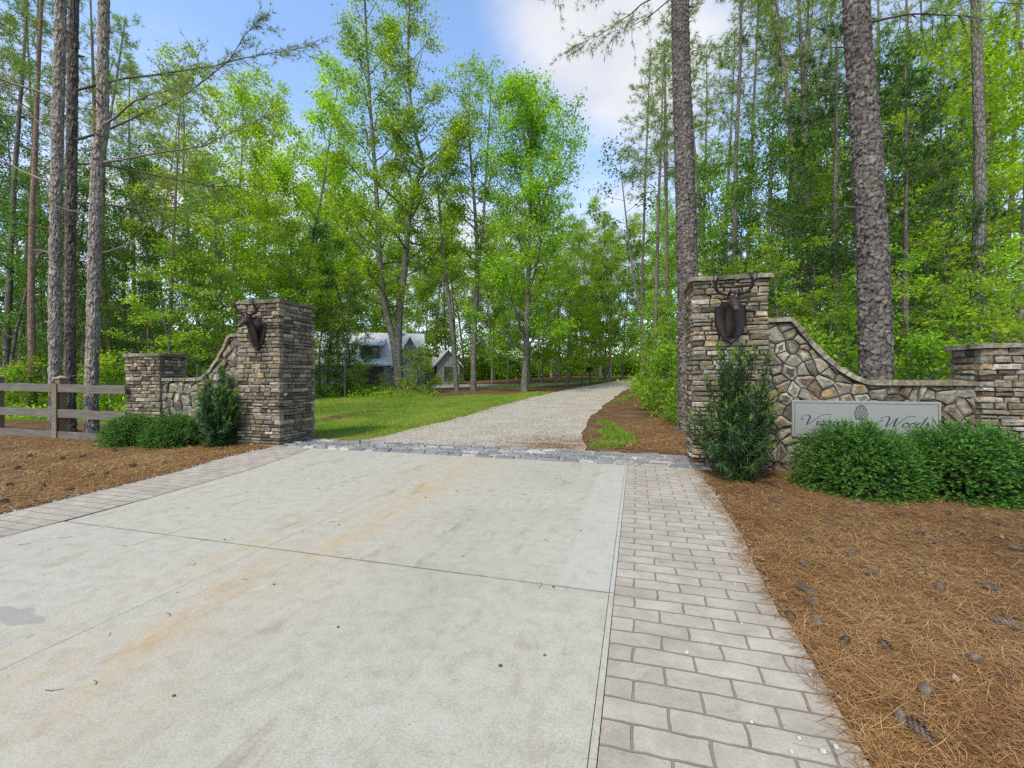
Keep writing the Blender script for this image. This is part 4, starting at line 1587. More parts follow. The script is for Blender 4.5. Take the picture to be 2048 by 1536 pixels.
# twin stemmed oak in front of the house
D0 = 26.5
sA = line_px(800, D0, [(796, 770), (790, 700), (772, 620), (763, 560), (757, 470), (752, 370), (743, 250), (735, 120), (728, -40), (724, -130)])
sB = line_px(800, D0, [(800, 770), (797, 700), (800, 620), (808, 550), (815, 470), (822, 410), (838, 350), (846, 330), (832, 270), (820, 190), (816, 100), (820, 0), (822, -100)])
custom('oak_tree', 800, D0, broadleaf(401, 26, .34, .34, 3.7, 44, (10, 60), 24, .135, .26, stems=[(sA, .255, .30), (sB, .24, .32)], peak=.35, upb=.06),
       'bark_oak', 'leaf_oak', 'large oak with two dark trunks forking low, in front of the grey house')
custom('maple_tree', 1050, 26.5, broadleaf(402, 19, .25, .28, 4.7, 54, (22, 70), 24, .135, .26, stems=[(line_px(1050, 26.5, [(1049, 770), (1053, 690), (1058, 518), (1060, 420), (1062, 320), (1065, 235)]), .25, .26)], peak=.45, upb=.10),
       'bark_oak', 'leaf_oak', 'rounded maple with upswept limbs at the left edge of the gravel road')
custom('slender_tree', 915, 27.0, broadleaf(403, 13, .19, .55, 2.3, 20, (10, 55), 20, .13, .22, stems=[(line_px(915, 27, [(913, 770), (904, 655), (893, 560), (884, 477), (878, 400), (872, 330)]), .19, .45)]),
       'bark_oak', 'leaf_mid', 'leaning thin dark trunk between the twin oak and the straight forked tree')
custom('slender_tree', 948, 27.5, broadleaf(404, 19, .22, .45, 2.4, 30, (15, 65), 21, .13, .24, stems=[(line_px(948, 27.5, [(947, 770), (949, 655), (955, 552), (952, 450), (944, 350), (938, 250), (940, 150)]), .22, .45),
                                                                                      (line_px(948, 27.5, [(947, 770), (949, 655), (956, 540), (966, 450), (972, 350), (978, 250), (985, 140)]), .17, .5)]),
       'bark_oak', 'leaf_oak', 'straight grey tree forking high, just left of the rounded maple')
custom('slender_tree', 1303, 22, broadleaf(405, 12, .10, .40, 2.1, 20, (5, 50), 11, .13, .2, stems=[(line_px(1303, 22, [(1300, 740), (1285, 650), (1268, 560), (1255, 460), (1246, 380), (1238, 310)]), .10, .30)]),
       'bark_oak', 'leaf_dark', 'thin bowed tree leaning over the right side of the gravel road')

# sunlit trees at the left wood edge
GL_ = 'sunlit trees along the left wood edge'
for i, (px, d, top, kind, lm) in enumerate(((398, 27, 165, 'tall0', 'leaf_bright'), (470, 31, 150, 'tall1', 'leaf_bright'), (590, 29, 140, 'tall2', 'leaf_bright'), (655, 34, 260, 'tall3', 'leaf_bright'),
                                           (530, 36, 210, 'tall0', 'leaf_bright'), (440, 24, 330, 'mid1', 'leaf_mid'), (545, 25, 360, 'mid2', 'leaf_bright'), (680, 38, 330, 'tall1', 'leaf_bright'), (615, 24, 430, 'mid0', 'leaf_mid'))):
    place(kind, px, d, lm, 'bark_grey', 'broadleaf_tree', 'yellow-green sunlit broadleaf tree in the row at the left edge of the wood', GL_, top=top)
place('pine0', 340, 20, 'needle', 'bark_red', 'pine_tree', 'slim pine with a reddish leaning bole, left of the bright broadleaf row', top=150, rz=1.0)
place('pine1', 225, 21, 'needle', 'bark_red', 'pine_tree', 'slim reddish pine just right of the three close pines', top=-60)
place('pine2', 66, 16, 'needle', 'bark_red', 'pine_tree', 'slim reddish pine just left of the three close pines', top=-190)
GP = 'slender pines in the left wood'
for (px, d, top, k) in ((12, 18, -150, 'pine0'), (40, 26, -20, 'pine1'), (-30, 15, -260, 'pine2'), (95, 30, 40, 'pine0'), (165, 27, -10, 'pine2'), (265, 33, 110, 'pine1'), (205, 38, 130, 'pine0'), (300, 40, 190, 'pine2')):
    place(k, px, d, 'needle', 'bark_thin', 'pine_tree', 'slender dark-boled pine standing deeper in the left wood', GP, top=top)
GU = 'understory trees in the left wood'
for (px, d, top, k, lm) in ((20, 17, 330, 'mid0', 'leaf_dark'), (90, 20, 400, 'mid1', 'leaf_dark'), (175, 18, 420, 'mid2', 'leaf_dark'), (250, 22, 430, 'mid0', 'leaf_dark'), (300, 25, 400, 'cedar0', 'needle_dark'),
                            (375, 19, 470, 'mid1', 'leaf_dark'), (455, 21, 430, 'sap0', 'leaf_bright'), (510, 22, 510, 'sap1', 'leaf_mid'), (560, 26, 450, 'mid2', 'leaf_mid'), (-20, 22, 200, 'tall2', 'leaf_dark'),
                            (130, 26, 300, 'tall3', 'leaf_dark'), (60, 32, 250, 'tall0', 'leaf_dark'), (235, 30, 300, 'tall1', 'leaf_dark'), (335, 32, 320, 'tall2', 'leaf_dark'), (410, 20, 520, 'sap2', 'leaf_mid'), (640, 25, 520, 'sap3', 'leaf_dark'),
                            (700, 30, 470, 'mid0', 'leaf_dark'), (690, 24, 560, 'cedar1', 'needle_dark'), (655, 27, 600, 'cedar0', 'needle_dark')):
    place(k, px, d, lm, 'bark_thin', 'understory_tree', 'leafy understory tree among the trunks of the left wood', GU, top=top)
place('sap2', 330, 14.5, 'leaf_mid', 'bark_thin', 'dogwood_tree', 'spreading blue-green small tree just behind the left wing wall', top=545, wide=1.25)

# far trees behind the house and along the road
GF = 'far trees closing the view along the road'
k_ = 0
rngp = random.Random(77)
for px in list(range(620, 1330, 44)):
    for (d0, t0) in ((46, 430), (62, 470)):
        px2 = px + rngp.uniform(-18, 18)
        d2 = d0 + rngp.uniform(-4, 6)
        if px2 < 960 and d2 < 50:
            d2 += 12
        if 1230 < px2 < 1300 and d2 < 64:
            d2 = 70
        kind = ['tall0', 'mid1', 'tall2', 'tall3', 'mid2', 'pine1', 'mid0', 'tall1'][k_ % 8]
        k_ += 1
        place(kind, px2, d2, ['leaf_bright', 'leaf_mid', 'leaf_bright', 'leaf_oak'][k_ % 4] if kind[0] != 'p' else 'needle', 'bark_grey', 'far_tree',
              'distant green tree closing the view beyond the lawn and road', GF, top=t0 + rngp.uniform(-50, 60))
GM = 'slim trees in the pine straw left of the far road'
for (px, d, top, k, lm) in ((1085, 40, 560, 'mid0', 'leaf_mid'), (1112, 38, 520, 'mid1', 'leaf_mid'), (1163, 37, 480, 'mid2', 'leaf_mid'), (1180, 44, 500, 'tall1', 'leaf_mid'), (1210, 46, 470, 'tall0', 'leaf_mid'), (1245, 50, 480, 'tall3', 'leaf_dark'),
                            (1015, 40, 520, 'mid0', 'leaf_mid'), (985, 43, 500, 'mid2', 'leaf_dark')):
    place(k, px, d, lm, 'bark_grey', 'broadleaf_tree', 'slim woodland tree standing in pine straw left of the far gravel road', GM, top=top)
place('mid1', 1135, 33, 'leaf_bright', 'bark_oak', 'young_tree', 'small bright yellow-green young tree beside the road, right of the maple', top=540, wide=1.15)

# right hand wood
GR = 'tall thin pines in the right wood'
for (px, d, top, k) in ((1312, 20, 70, 'pine0'), (1328, 27, 110, 'pine1'), (1420, 24, -60, 'pine2'), (1445, 34, 60, 'pine0'), (1472, 20, -140, 'pine1'), (1497, 27, -30, 'pine2'), (1530, 36, 40, 'pine0'), (1578, 23, -120, 'pine1'),
                        (1606, 17, -260, 'pine2'), (1622, 19, -240, 'pine0'), (1664, 25, -100, 'pine1'), (1690, 34, 20, 'pine2'), (1820, 24, -130, 'pine0'), (1845, 30, -40, 'pine1'), (1880, 20, -200, 'pine2'), (1905, 36, 0, 'pine0'),
                        (1990, 26, -120, 'pine1'), (2100, 22, -180, 'pine2'), (1285, 40, 150, 'pine2'), (1350, 40, 100, 'pine1'), (1760, 28, -80, 'pine1'), (1555, 30, -30, 'pine2'), (1400, 44, 120, 'pine0')):
    place(k, px, d, 'needle', 'bark_thin', 'pine_tree', 'tall thin pine with grey bole in the wood right of the road', GR, top=top)
place('pole', 1948, 12.5, 'needle', 'bark_oak', 'pine_tree', 'dark straight pine bole right of the thick plated pine', H=22, s=1.0)
place('pole', 2043, 13.5, 'needle', 'bark_oak', 'pine_tree', 'dark pine bole at the right edge above the low end pillar', s=1.05)
GD = 'broadleaf trees in the right wood'
for (px, d, top, k, lm) in ((1480, 21, 270, 'mid0', 'leaf_mid'), (1545, 18, 250, 'mid1', 'leaf_dark'), (1640, 16, 300, 'mid2', 'leaf_mid'), (1835, 22, 190, 'mid0', 'leaf_bright'), (1900, 17, 60, 'mid1', 'leaf_bright'), (2015, 19, 110, 'mid2', 'leaf_bright'),
                            (1700, 22, 200, 'mid1', 'leaf_dark'), (1440, 28, 330, 'mid2', 'leaf_dark'), (1770, 20, 150, 'mid2', 'leaf_dark'), (1960, 22, 60, 'tall0', 'leaf_bright'), (1600, 30, 230, 'tall1', 'leaf_dark'), (1720, 32, 200, 'tall2', 'leaf_dark'),
                            (1860, 30, 180, 'tall3', 'leaf_bright'), (1510, 40, 330, 'tall0', 'leaf_mid'), (1400, 38, 380, 'tall1', 'leaf_mid'), (1650, 42, 330, 'tall3', 'leaf_bright'), (1330, 34, 450, 'mid0', 'leaf_mid'), (1800, 44, 320, 'tall1', 'leaf_bright'), (1960, 38, 300, 'tall2', 'leaf_bright')):
    place(k, px, d, lm, 'bark_thin', 'broadleaf_tree', 'light green broadleaf tree among the pines of the right wood', GD, top=top)
place('cedar0', 1680, 14, 'needle_dark', 'bark_thin', 'evergreen_tree', 'dark feathery evergreen directly left of the thick plated pine', top=60, rz=.4)
place('cedar1', 1820, 13, 'needle_dark', 'bark_thin', 'evergreen_tree', 'dark feathery evergreen directly right of the thick plated pine', top=150, rz=2.0)
place('cedar1', 1470, 22, 'needle_dark', 'bark_thin', 'evergreen_tree', 'small dark evergreen behind the right gate pillar', top=420)
GS = 'saplings in the right wood'
for (px, d, top, k, lm) in ((1560, 12, 500, 'sap0', 'leaf_mid'), (1620, 14, 480, 'sap1', 'leaf_dark'), (1660, 11, 560, 'sap2', 'leaf_mid'), (1830, 11, 520, 'sap3', 'leaf_mid'), (1880, 13, 470, 'sap0', 'leaf_bright'), (1940, 10.5, 560, 'sap1', 'leaf_mid'),
                            (2000, 12, 500, 'sap2', 'leaf_bright'), (2060, 10.5, 540, 'sap3', 'leaf_mid'), (1700, 16, 470, 'sap3', 'leaf_dark'), (1780, 15, 500, 'sap1', 'leaf_dark'), (1510, 17, 540, 'sap2', 'leaf_dark'), (1440, 19, 560, 'sap3', 'leaf_mid'),
                            (1340, 17, 600, 'sap0', 'leaf_mid'), (1315, 22, 590, 'sap1', 'leaf_mid'), (1400, 24, 540, 'sap2', 'leaf_mid'), (1600, 20, 520, 'sap0', 'leaf_bright'), (1850, 18, 480, 'sap2', 'leaf_bright'), (1930, 16, 470, 'sap3', 'leaf_bright')):
    place(k, px, d, lm, 'bark_thin', 'sapling', 'green sapling of the undergrowth in the right wood', GS, top=top, wide=1.1)

# the wood far behind reads as one mass
def far_woods(seed, poly, n, hmax, m, name):
    rng = np.random.default_rng(seed)
    xs, ys = [p[0] for p in poly], [p[1] for p in poly]
    x = rng.uniform(min(xs), max(xs), n)
    y = rng.uniform(min(ys), max(ys), n)
    k = in_poly(x, y, poly)
    x, y = x[k], y[k]
    S = []
    for a, b in zip(x, y):
        g = gh(a, b)
        h = hmax * (.55 + .6 * noise.noise(Vector((a * .12, b * .12, seed))))
        for q in range(5):
            z = g + rng.uniform(.02, 1) * h
            S.append((a + rng.normal(0, .8), b + rng.normal(0, .8), z))
    lb = MB()
    leaves(lb, rng, S, 16, .55, .34, .8, .6)
    o = lb.build(name, m)
    o['kind'] = 'stuff'


far_woods(1, [W(560, 66), W(1000, 68), W(1330, 74), W(1500, 66), W(1500, 80), W(1330, 90), W(560, 84)], 2600, 11.5, M['leaf_oak'], 'far_wood')
far_woods(4, [W(880, 64), W(1345, 70), W(1345, 78), W(880, 74)], 1500, 4.0, M['leaf_mid'], 'far_wood')
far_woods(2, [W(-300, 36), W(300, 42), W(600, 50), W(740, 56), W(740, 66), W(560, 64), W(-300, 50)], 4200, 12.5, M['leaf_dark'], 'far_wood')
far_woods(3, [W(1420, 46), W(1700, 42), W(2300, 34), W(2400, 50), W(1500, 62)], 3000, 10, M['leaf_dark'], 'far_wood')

# bushes
GB = 'bushes at the feet of the oak'
for (px, d, s, k, lm) in ((838, 25.5, 1.25, 'bush0', 'leaf_mid'), (860, 26.2, .8, 'bush1', 'leaf_mid'), (765, 26, .55, 'bush2', 'leaf_mid'), (720, 25.0, .9, 'bush0', 'leaf_mid'), (690, 26, 1.1, 'bush1', 'leaf_dark'), (655, 25.0, 1.0, 'bush2', 'leaf_mid')):
    place(k, px, d, lm, 'bark_thin', 'bush', 'leafy bush at the wood edge beneath the twin-trunked oak', GB, s, cat='bush')
GB = 'bushes right of the gravel road'
for (px, d, s, k, lm) in ((1335, 13.0, 1.0, 'bush0', 'leaf_mid'), (1310, 15.5, 1.1, 'bush1', 'leaf_mid'), (1350, 16, 1.4, 'bush2', 'leaf_mid'), (1330, 19, 1.5, 'bush0', 'leaf_mid'), (1300, 23, 1.2, 'bush1', 'leaf_mid'), (1355, 11.5, .7, 'bush1', 'leaf_mid')):
    place(k, px, d, lm, 'bark_thin', 'bush', 'low green bush between the gravel road and the right gate pillar', GB, s, cat='bush')
GB = 'bushes behind the sign wall'
for (px, d, s, k, lm) in ((1600, 10.5, 1.1, 'bush0', 'leaf_mid'), (1650, 9.6, .95, 'bush1', 'leaf_mid'), (1820, 9.6, .95, 'bush2', 'leaf_mid'), (1870, 9.4, 1.05, 'bush0', 'leaf_mid'), (1930, 9.8, 1.2, 'bush1', 'leaf_mid'), (2010, 10, 1.3, 'bush2', 'leaf_mid'), (1700, 12, 1.4, 'bush2', 'leaf_mid'), (1560, 12.5, 1.3, 'bush1', 'leaf_mid')):
    place(k, px, d, lm, 'bark_thin', 'bush', 'bright green bush showing over the sign wall', GB, s, cat='bush')
GB = 'bushes behind the rail fence'
for (px, d, s, k, lm) in ((20, 15, .8, 'bush0', 'leaf_mid'), (75, 16, .9, 'bush1', 'leaf_mid'), (150, 16, .8, 'bush2', 'leaf_mid'), (225, 14.5, .9, 'bush0', 'leaf_mid'), (245, 16, 1.0, 'bush1', 'leaf_mid'), (-15, 17, 1.1, 'bush2', 'leaf_dark'), (110, 18, 1.1, 'bush0', 'leaf_mid'), (190, 18, 1.1, 'bush1', 'leaf_mid')):
    place(k, px, d, lm, 'bark_thin', 'bush', 'low leafy bush at the wood edge behind the rail fence', GB, s, cat='bush')

# fallen trunk in the left wood
mb = MB()
x0, y0 = W(60, 19)
x1, y1 = W(-30, 18.5)
mb.tube([(x0, y0, gh(x0, y0)), ((x0 + x1) / 2, (y0 + y1) / 2, 1.35), (x1, y1, 2.9)], [.09, .08, .06], 8)
tag(mb.build('fallen_trunk', M['bark_red'], None, True), 'dead leaning trunk propped up in the wood at the left picture edge', 'fallen tree')

# ------------------------------------------------------------------ garden shrubs


def spruce_mound(seed, n=5600):
    """flattened ball of drooping sprigs, each sprig a comb of short needles"""
    rng = np.random.default_rng(seed)
    u = rng.uniform(0, 2 * np.pi, n)
    el = np.arcsin(rng.uniform(-.12, 1, n))
    rad = rng.uniform(.62, 1.0, n) * (1 + .05 * np.sin(u * 3 + 1) + .05 * np.sin(u * 5 + el * 4))
    cl = np.array([noise.noise(Vector((math.cos(a) * math.cos(b) * 5.5, math.sin(a) * math.cos(b) * 5.5, math.sin(b) * 5.5 + seed))) for a, b in zip(u, el)])
    rad *= 1 + .12 * cl
    D = np.stack([np.cos(u) * np.cos(el), np.sin(u) * np.cos(el), np.sin(el)], 1)
    P = D * rad[:, None] * np.array([.70, .70, .67])
    P[:, 2] = np.sign(P[:, 2]) * .70 * (np.abs(P[:, 2]) / .70) ** .72
    P[:, 2] = np.maximum(P[:, 2], .03)
    ax = nrm(D * np.array([1, 1, .55]) + rng.normal(0, .26, (n, 3)) + np.array([0, 0, -.10]))
    L = rng.uniform(.06, .115, n)
    k = 24
    t = np.tile(np.linspace(.0, 1, k), n)
    A = np.repeat(ax, k, 0)
    base = np.repeat(P, k, 0) + A * (t * np.repeat(L, k))[:, None]
    sd = nrm(np.cross(A, np.array([0, 0, 1.0])) + 1e-6)
    sign_ = np.tile(np.where(np.arange(k) % 2 == 0, 1.0, -1.0), n)[:, None]
    d = nrm(sd * sign_ + A * .8 + rng.normal(0, .35, A.shape) + np.array([0, 0, .3]))
    w_ = nrm(np.cross(d, rng.normal(0, 1, d.shape)))
    nl = (rng.uniform(.020, .032, len(d)) * (1.15 - .5 * t))[:, None]
    V = np.stack([base - w_ * .0033, base + w_ * .0033, base + d * nl], 1).reshape(-1, 3)
    young = (t > .62) & np.repeat(rng.random(n) < .8, k)
    lb, pb = MB(), MB()
    V3 = V.reshape(-1, 9)
    lb.add(V3[~young].reshape(-1, 3), np.arange((~young).sum() * 3).reshape(-1, 3))
    pb.add(V3[young].reshape(-1, 3), np.arange(young.sum() * 3).reshape(-1, 3))
    tb = MB()
    for i in range(0, n, 9):
        q = P[i]
        tb.tube([(q[0] * .1, q[1] * .1, 0), q * .6, q, q + ax[i] * L[i] * .5], [.007, .005, .003, .0015], 3, False)
    return tb.mesh('stem', False), lb.mesh('foliage'), pb.mesh('new_growth')


SP = [spruce_mound(501), spruce_mound(502)]
M['twig'] = mat_plain('twig', (.09, .06, .035), .9, .1)


def shrub(name, x, y, s, rz, meshes, leafm, label, group):
    root = empty(name, (x, y, gh(x, y) - .01), rz, label, 'shrub', group, s)
    put('stem', meshes[0], M['twig'], root)
    put('foliage', meshes[1], M[leafm], root)
    put('new_growth', meshes[2], M['spruce_tip'], root)
    return root


GQ = 'mounded dwarf conifers in the gate beds'
x, y = W(1716, 5.45)
shrub('dwarf_conifer', x, y, (.96, .94, 1.17), .3, SP[0], 'spruce', 'dense mounded green dwarf conifer under the name sign, left of the right-hand pair', GQ)
x, y = W(1925, 5.25)
shrub('dwarf_conifer', x, y, (1.06, .97, 1.17), 2.1, SP[1], 'spruce', 'dense mounded green dwarf conifer in front of the low pillar at the right edge', GQ)
x, y = W(268, 9.25)
shrub('dwarf_conifer', x, y, (.84, .78, .92), 1.1, SP[1], 'spruce', 'mounded green dwarf conifer at the fence end, leftmost of the left bed', GQ)
x, y = W(352, 9.0)
shrub('dwarf_conifer', x, y, (.78, .74, .94), 4.1, SP[0], 'spruce', 'mounded green dwarf conifer in the left bed, next to the upright shrub', GQ)


def strap_shrub(seed, H, rw, n=520):
    """upright shrub of whorled strap leaves with pale new growth at the shoot tips"""
    rng = np.random.default_rng(seed)
    tb, lb, pb = MB(), MB(), MB()
    whorls = []
    ns = 34
    for k in range(ns):
        az = k * 2.4 + rng.normal(0, .3)
        q = math.sqrt((k + .5) / ns)
        r_ = rw * (.16 + .92 * q) * rng.uniform(.75, 1.12)
        hz = H * (1.02 - .74 * q ** 1.6) * rng.uniform(.86, 1.10)
        mid = np.array([r_ * .55 * math.cos(az), r_ * .55 * math.sin(az), hz * .45])
        T = smooth_pts([(.03 * math.cos(az), .03 * math.sin(az), 0), mid, (r_ * math.cos(az), r_ * math.sin(az), hz)], 8)
        tb.tube(T, [.011 - .007 * i / (len(T) - 1) for i in range(len(T))], 5, False)
        for f in np.arange(.08, 1.001, .040 / max(hz, .3)):
            p = path_at(T, f)
            p2 = path_at(T, min(1, f + .05)) - path_at(T, max(0, f - .05))
            d = p2 / (np.linalg.norm(p2) + 1e-9)
            side = rng.normal(0, 1, 3) * np.array([1, 1, .5])
            side /= np.linalg.norm(side)
            off = side * rng.uniform(.02, .20) * (1.15 - f * .85)
            whorls.append((p + off + np.array([0, 0, .03]), nrm(d + side * .6), f))
            if rng.random() < .5:
                tb.tube([p, p + off], [.004, .003], 3, False)
    for (p, d, f) in whorls:
        p[2] = max(p[2], .07)
        tip = f > .93 or (f > .6 and rng.random() < .16)
        m_ = 22
        L = rng.uniform(.07, .115, m_)
        t = rng.uniform(-.09, .05, m_)
        dd = nrm(d[None] * .35 + rng.normal(0, .7, (m_, 3)))
        base = p + d * t[:, None]
        s_ = nrm(np.cross(dd, d[None] + rng.normal(0, .3, (m_, 3))))
        w_ = .0052
        droop = np.array([0, 0, -.012])
        V = np.stack([base - s_ * w_ * .5, base + s_ * w_ * .5, base + dd * (L * .55)[:, None] + s_ * w_, base + dd * (L * .55)[:, None] - s_ * w_, base + dd * L[:, None] + droop], 1)
        q = np.arange(m_) * 5
        lb.add(V.reshape(-1, 3), np.stack([q, q + 1, q + 2, q + 3], 1))
        lb.f.setdefault(3, []).append(np.stack([q + 3, q + 2, q + 4], 1) + lb.n - m_ * 5)
        if tip:
            m_ = 16
            dd = nrm(d[None] * 1.1 + rng.normal(0, .42, (m_, 3)))
            base = p + d * rng.uniform(.02, .09, m_)[:, None]
            s_ = nrm(np.cross(dd, rng.normal(0, 1, (m_, 3))))
            L = rng.uniform(.045, .08, m_)[:, None]
            V = np.stack([base, base + dd * L * .5 + s_ * .004, base + dd * L, base + dd * L * .5 - s_ * .004], 1).reshape(-1, 3)
            pb.add(V, np.arange(m_ * 4).reshape(-1, 4))
    return tb.mesh('stem'), lb.mesh('foliage'), pb.mesh('new_growth')


GT = 'upright strap-leaved shrubs by the gate pillars'
for (px, d, H, rw, seed, label) in ((1478, 5.95, 1.80, .62, 61, 'tall upright dark shrub with yellow-green tips in front of the right gate pillar'),
                                    (436, 8.85, 1.52, .47, 62, 'upright dark shrub with narrow leaves against the left gate pillar')):
    x, y = W(px, d)
    ms = strap_shrub(seed, H, rw, 560 if seed == 61 else 420)
    root = empty('upright_shrub', (x, y, gh(x, y)), 0, label, 'shrub', GT)
    put('stem', ms[0], M['twig'], root)
    put('foliage', ms[1], M['strap'], root)
    put('new_growth', ms[2], M['strap_tip'], root)

# ------------------------------------------------------------------ house
hx, hy = W(792, 44)
house = empty('house', (hx, hy, gh(hx, hy) - .25), R(YAW + 14), 'grey board-clad house with light shingle roofs behind the twin-trunked oak', 'house')


def gable(x0, x1, y0, y1, eave, ridge, along, over=.35, th=.12):
    """walls as a gabled prism, roof as two pitched slabs; along = ridge axis"""
    w, r = MB(), MB()
    if along == 'x':
        ym = (y0 + y1) / 2
        P = [(y0, 0), (y1, 0), (y1, eave), (ym, ridge), (y0, eave)]
        w.loft([[(x, a, z) for a, z in P] for x in (x0, x1)])
        k = (ridge - eave) / (ym - y0)
        for s, ye in ((-1, y0 - over), (1, y1 + over)):
            za = eave - over * k + .01
            r.loft([[(x, ye, za), (x, ym, ridge + .01), (x, ym, ridge + th), (x, ye, za + th)] for x in (x0 - over, x1 + over)])
    else:
        xm = (x0 + x1) / 2
        P = [(x0, 0), (x1, 0), (x1, eave), (xm, ridge), (x0, eave)]
        w.loft([[(a, y, z) for a, z in P] for y in (y0, y1)])
        k = (ridge - eave) / (xm - x0)
        for s, xe in ((-1, x0 - over), (1, x1 + over)):
            za = eave - over * k + .01
            r.loft([[(xe, y, za), (xm, y, ridge + .01), (xm, y, ridge + th), (xe, y, za + th)] for y in (y0 - over, y1 + over)])
    return w, r


def window(x, y, z, w, h, parent):
    f = MB()
    t = .07
    f.box(x - w / 2 - t, x + w / 2 + t, y - .05, y + .02, z - t, z)
    f.box(x - w / 2 - t, x + w / 2 + t, y - .05, y + .02, z + h, z + h + t)
    for a in (x - w / 2 - t, x + w / 2):
        f.box(a, a + t, y - .05, y + .02, z, z + h)
    f.box(x - .025, x + .025, y - .045, y + .02, z, z + h)
    f.box(x - w / 2, x - .025, y - .04, y + .02, z + h * .5 - .02, z + h * .5 + .02)
    f.box(x + .025, x + w / 2, y - .04, y + .02, z + h * .5 - .02, z + h * .5 + .02)
    fo = f.build('window', M['trim'], parent)
    p = MB()
    p.box(x - w / 2, x + w / 2, y - .012, y + .01, z, z + h)
    p.build('pane', M['glass'], fo)


for (nm, a) in (('main_block', (-8.5, 2.6, 0, 7.5, 2.55, 5.75, 'x')), ('front_gable', (-.1, 2.75, -1.6, 3.0, 2.5, 4.95, 'y')), ('side_wing', (4.0, 6.3, -.4, 6, 2.5, 3.85, 'y')), ('link', (2.7, 3.95, 1.6, 6.0, 2.3, 3.2, 'x'))):
    w_, r_ = gable(*a)
    w_.build('wall', M['board'], house)
    ro = r_.build('roof', M['shingle'], house)
    if nm == 'main_block':
        c = MB()
        c.box(-.2, .55, 3.2, 4.1, 4.9, 6.35)
        c.box(-.26, .61, 3.14, 4.16, 6.352, 6.45)
        c.build('chimney', M['chimney'], ro)
# shed dormer with the upstairs window
d = MB()
d.prism([(-3.5, 2.6), (-1.5, 2.6), (-1.5, 4.25), (-3.5, 4.25)], .35, 2.6)
d.build('dormer', M['board'], house)
d = MB()
d.loft([[(x, .0, 4.2), (x, 3.2, 5.25), (x, 3.2, 5.35), (x, .0, 4.3)] for x in (-3.9, -1.1)])
d.build('dormer_roof', M['shingle'], house)
window(-2.5, .34, 2.95, 1.5, 1.1, house)
# porch gable over the entry and the garage door below the dormer
w_, r_ = gable(.15, 2.0, -2.6, -1.62, 1.95, 2.95, 'y', .2, .09)
w_.build('porch', M['board'], house)
r_.build('porch_roof', M['shingle'], house)
window(1.9, -1.61, 3.05, .5, .9, house)
g = MB()
g.box(-4.6, -1.2, -.06, .0, 0, 2.15)
for k in range(1, 4):
    g.box(-4.6, -1.2, -.075, -.0605, k * .53, k * .53 + .03)
g.build('garage_door', M['garage'], house)
window(5.25, -.41, .85, .85, 1.25, house)
GY = 'round yellow-green shrubs in front of the side wing'
for (px, d_) in ((880, 40), (900, 40.5), (922, 41)):
    place('bush1', px, d_, 'leaf_bright', 'bark_thin', 'clipped_shrub', 'small round yellow-green shrub along the house side wing', GY, .5, cat='shrub')

# mailbox
x, y = W(1180, 37)
mbx = empty('mailbox', (x, y, gh(x, y)), R(40), 'black post-mounted mailbox on the verge left of the far gravel road', 'mailbox')
b = MB()
b.box(-.045, .045, -.045, .045, -.1, 1.02)
b.build('post', M['black'], mbx)
b = MB()
prof = [(-.11, 1.03), (.11, 1.03), (.11, 1.2)] + [(.11 * math.cos(a), 1.2 + .11 * math.sin(a)) for a in np.linspace(.2, math.pi - .2, 8)] + [(-.11, 1.2)]
b.loft([[(px_ * 1.35, yy, 1.03 + (zz_ - 1.03) * 1.25) for px_, zz_ in prof] for yy in (-.3, .3)])
b.build('box', M['black'], mbx)
b = MB()
b.box(.15, .165, -.2, -.15, 1.15, 1.42)
b.build('flag', M['black'], mbx)

# ------------------------------------------------------------------ ground detail


GHV = np.vectorize(gh)


def scatter(rng, n, poly, near=None):
    """random points inside an outline; near = (fall-off distance) thins them out away from the camera"""
    xs = [p[0] for p in poly]
    ys = [p[1] for p in poly]
    x = rng.uniform(min(xs), max(xs), n)
    y = rng.uniform(min(ys), max(ys), n)
    k = in_poly(x, y, poly)
    if near:
        d = np.hypot(x, y)
        k &= rng.random(n) < np.minimum(1, (near / np.maximum(d, .1)) ** 2)
    return x[k], y[k]


def blades(name, m, rng, x, y, h, w, kind='stuff', dz=.01):
    n = len(x)
    z = GHV(x, y) + dz - .015
    a = rng.uniform(0, 6.28, n)
    hh = h * rng.uniform(.5, 1.3, n)
    lx, ly = rng.normal(0, .45, n) * hh, rng.normal(0, .45, n) * hh
    P = np.stack([x, y, z], 1)
    s_ = np.stack([np.cos(a), np.sin(a), np.zeros(n)], 1) * w
    V = np.stack([P - s_ / 2, P + s_ / 2, P + np.stack([lx, ly, hh], 1)], 1).reshape(-1, 3)
    mb = MB()
    mb.add(V, np.arange(n * 3).reshape(-1, 3))
    return structure(mb.build(name, m), kind)


rng = np.random.default_rng(900)
x, y = scatter(rng, 190000, LAWN1, 13)
nz_ = np.array([noise.noise(Vector((a * .55, b * .55, 5))) for a, b in zip(x, y)])
k = nz_ + rng.normal(0, .22, len(x)) > -.22
x, y = x[k], y[k]
blades('lawn_grass', M['grass'], rng, x, y, .085, .014)
x, y = scatter(rng, 16000, LAWN4)
cx_, cy_ = np.mean([p[0] for p in LAWN4]), np.mean([p[1] for p in LAWN4])
nz_ = np.array([noise.noise(Vector((a * 1.5, b * 1.5, 2))) for a, b in zip(x, y)])
k = nz_ + rng.normal(0, .15, len(x)) > -.12 + .35 * (np.hypot((x - cx_) / .9, (y - cy_) / 1.6) - .6)
x, y = x[k], y[k]
x3, y3 = scatter(rng, 26000, LAWN3)
x5, y5 = scatter(rng, 5000, LAWN5)
blades('rough_grass', M['grass'], rng, np.concatenate([x, x3, x5]), np.concatenate([y, y3, y5]), .075, .014)
x, y = scatter(rng, 30000, LAWN2)
blades('verge_grass', M['grass'], rng, x, y, .10, .03)


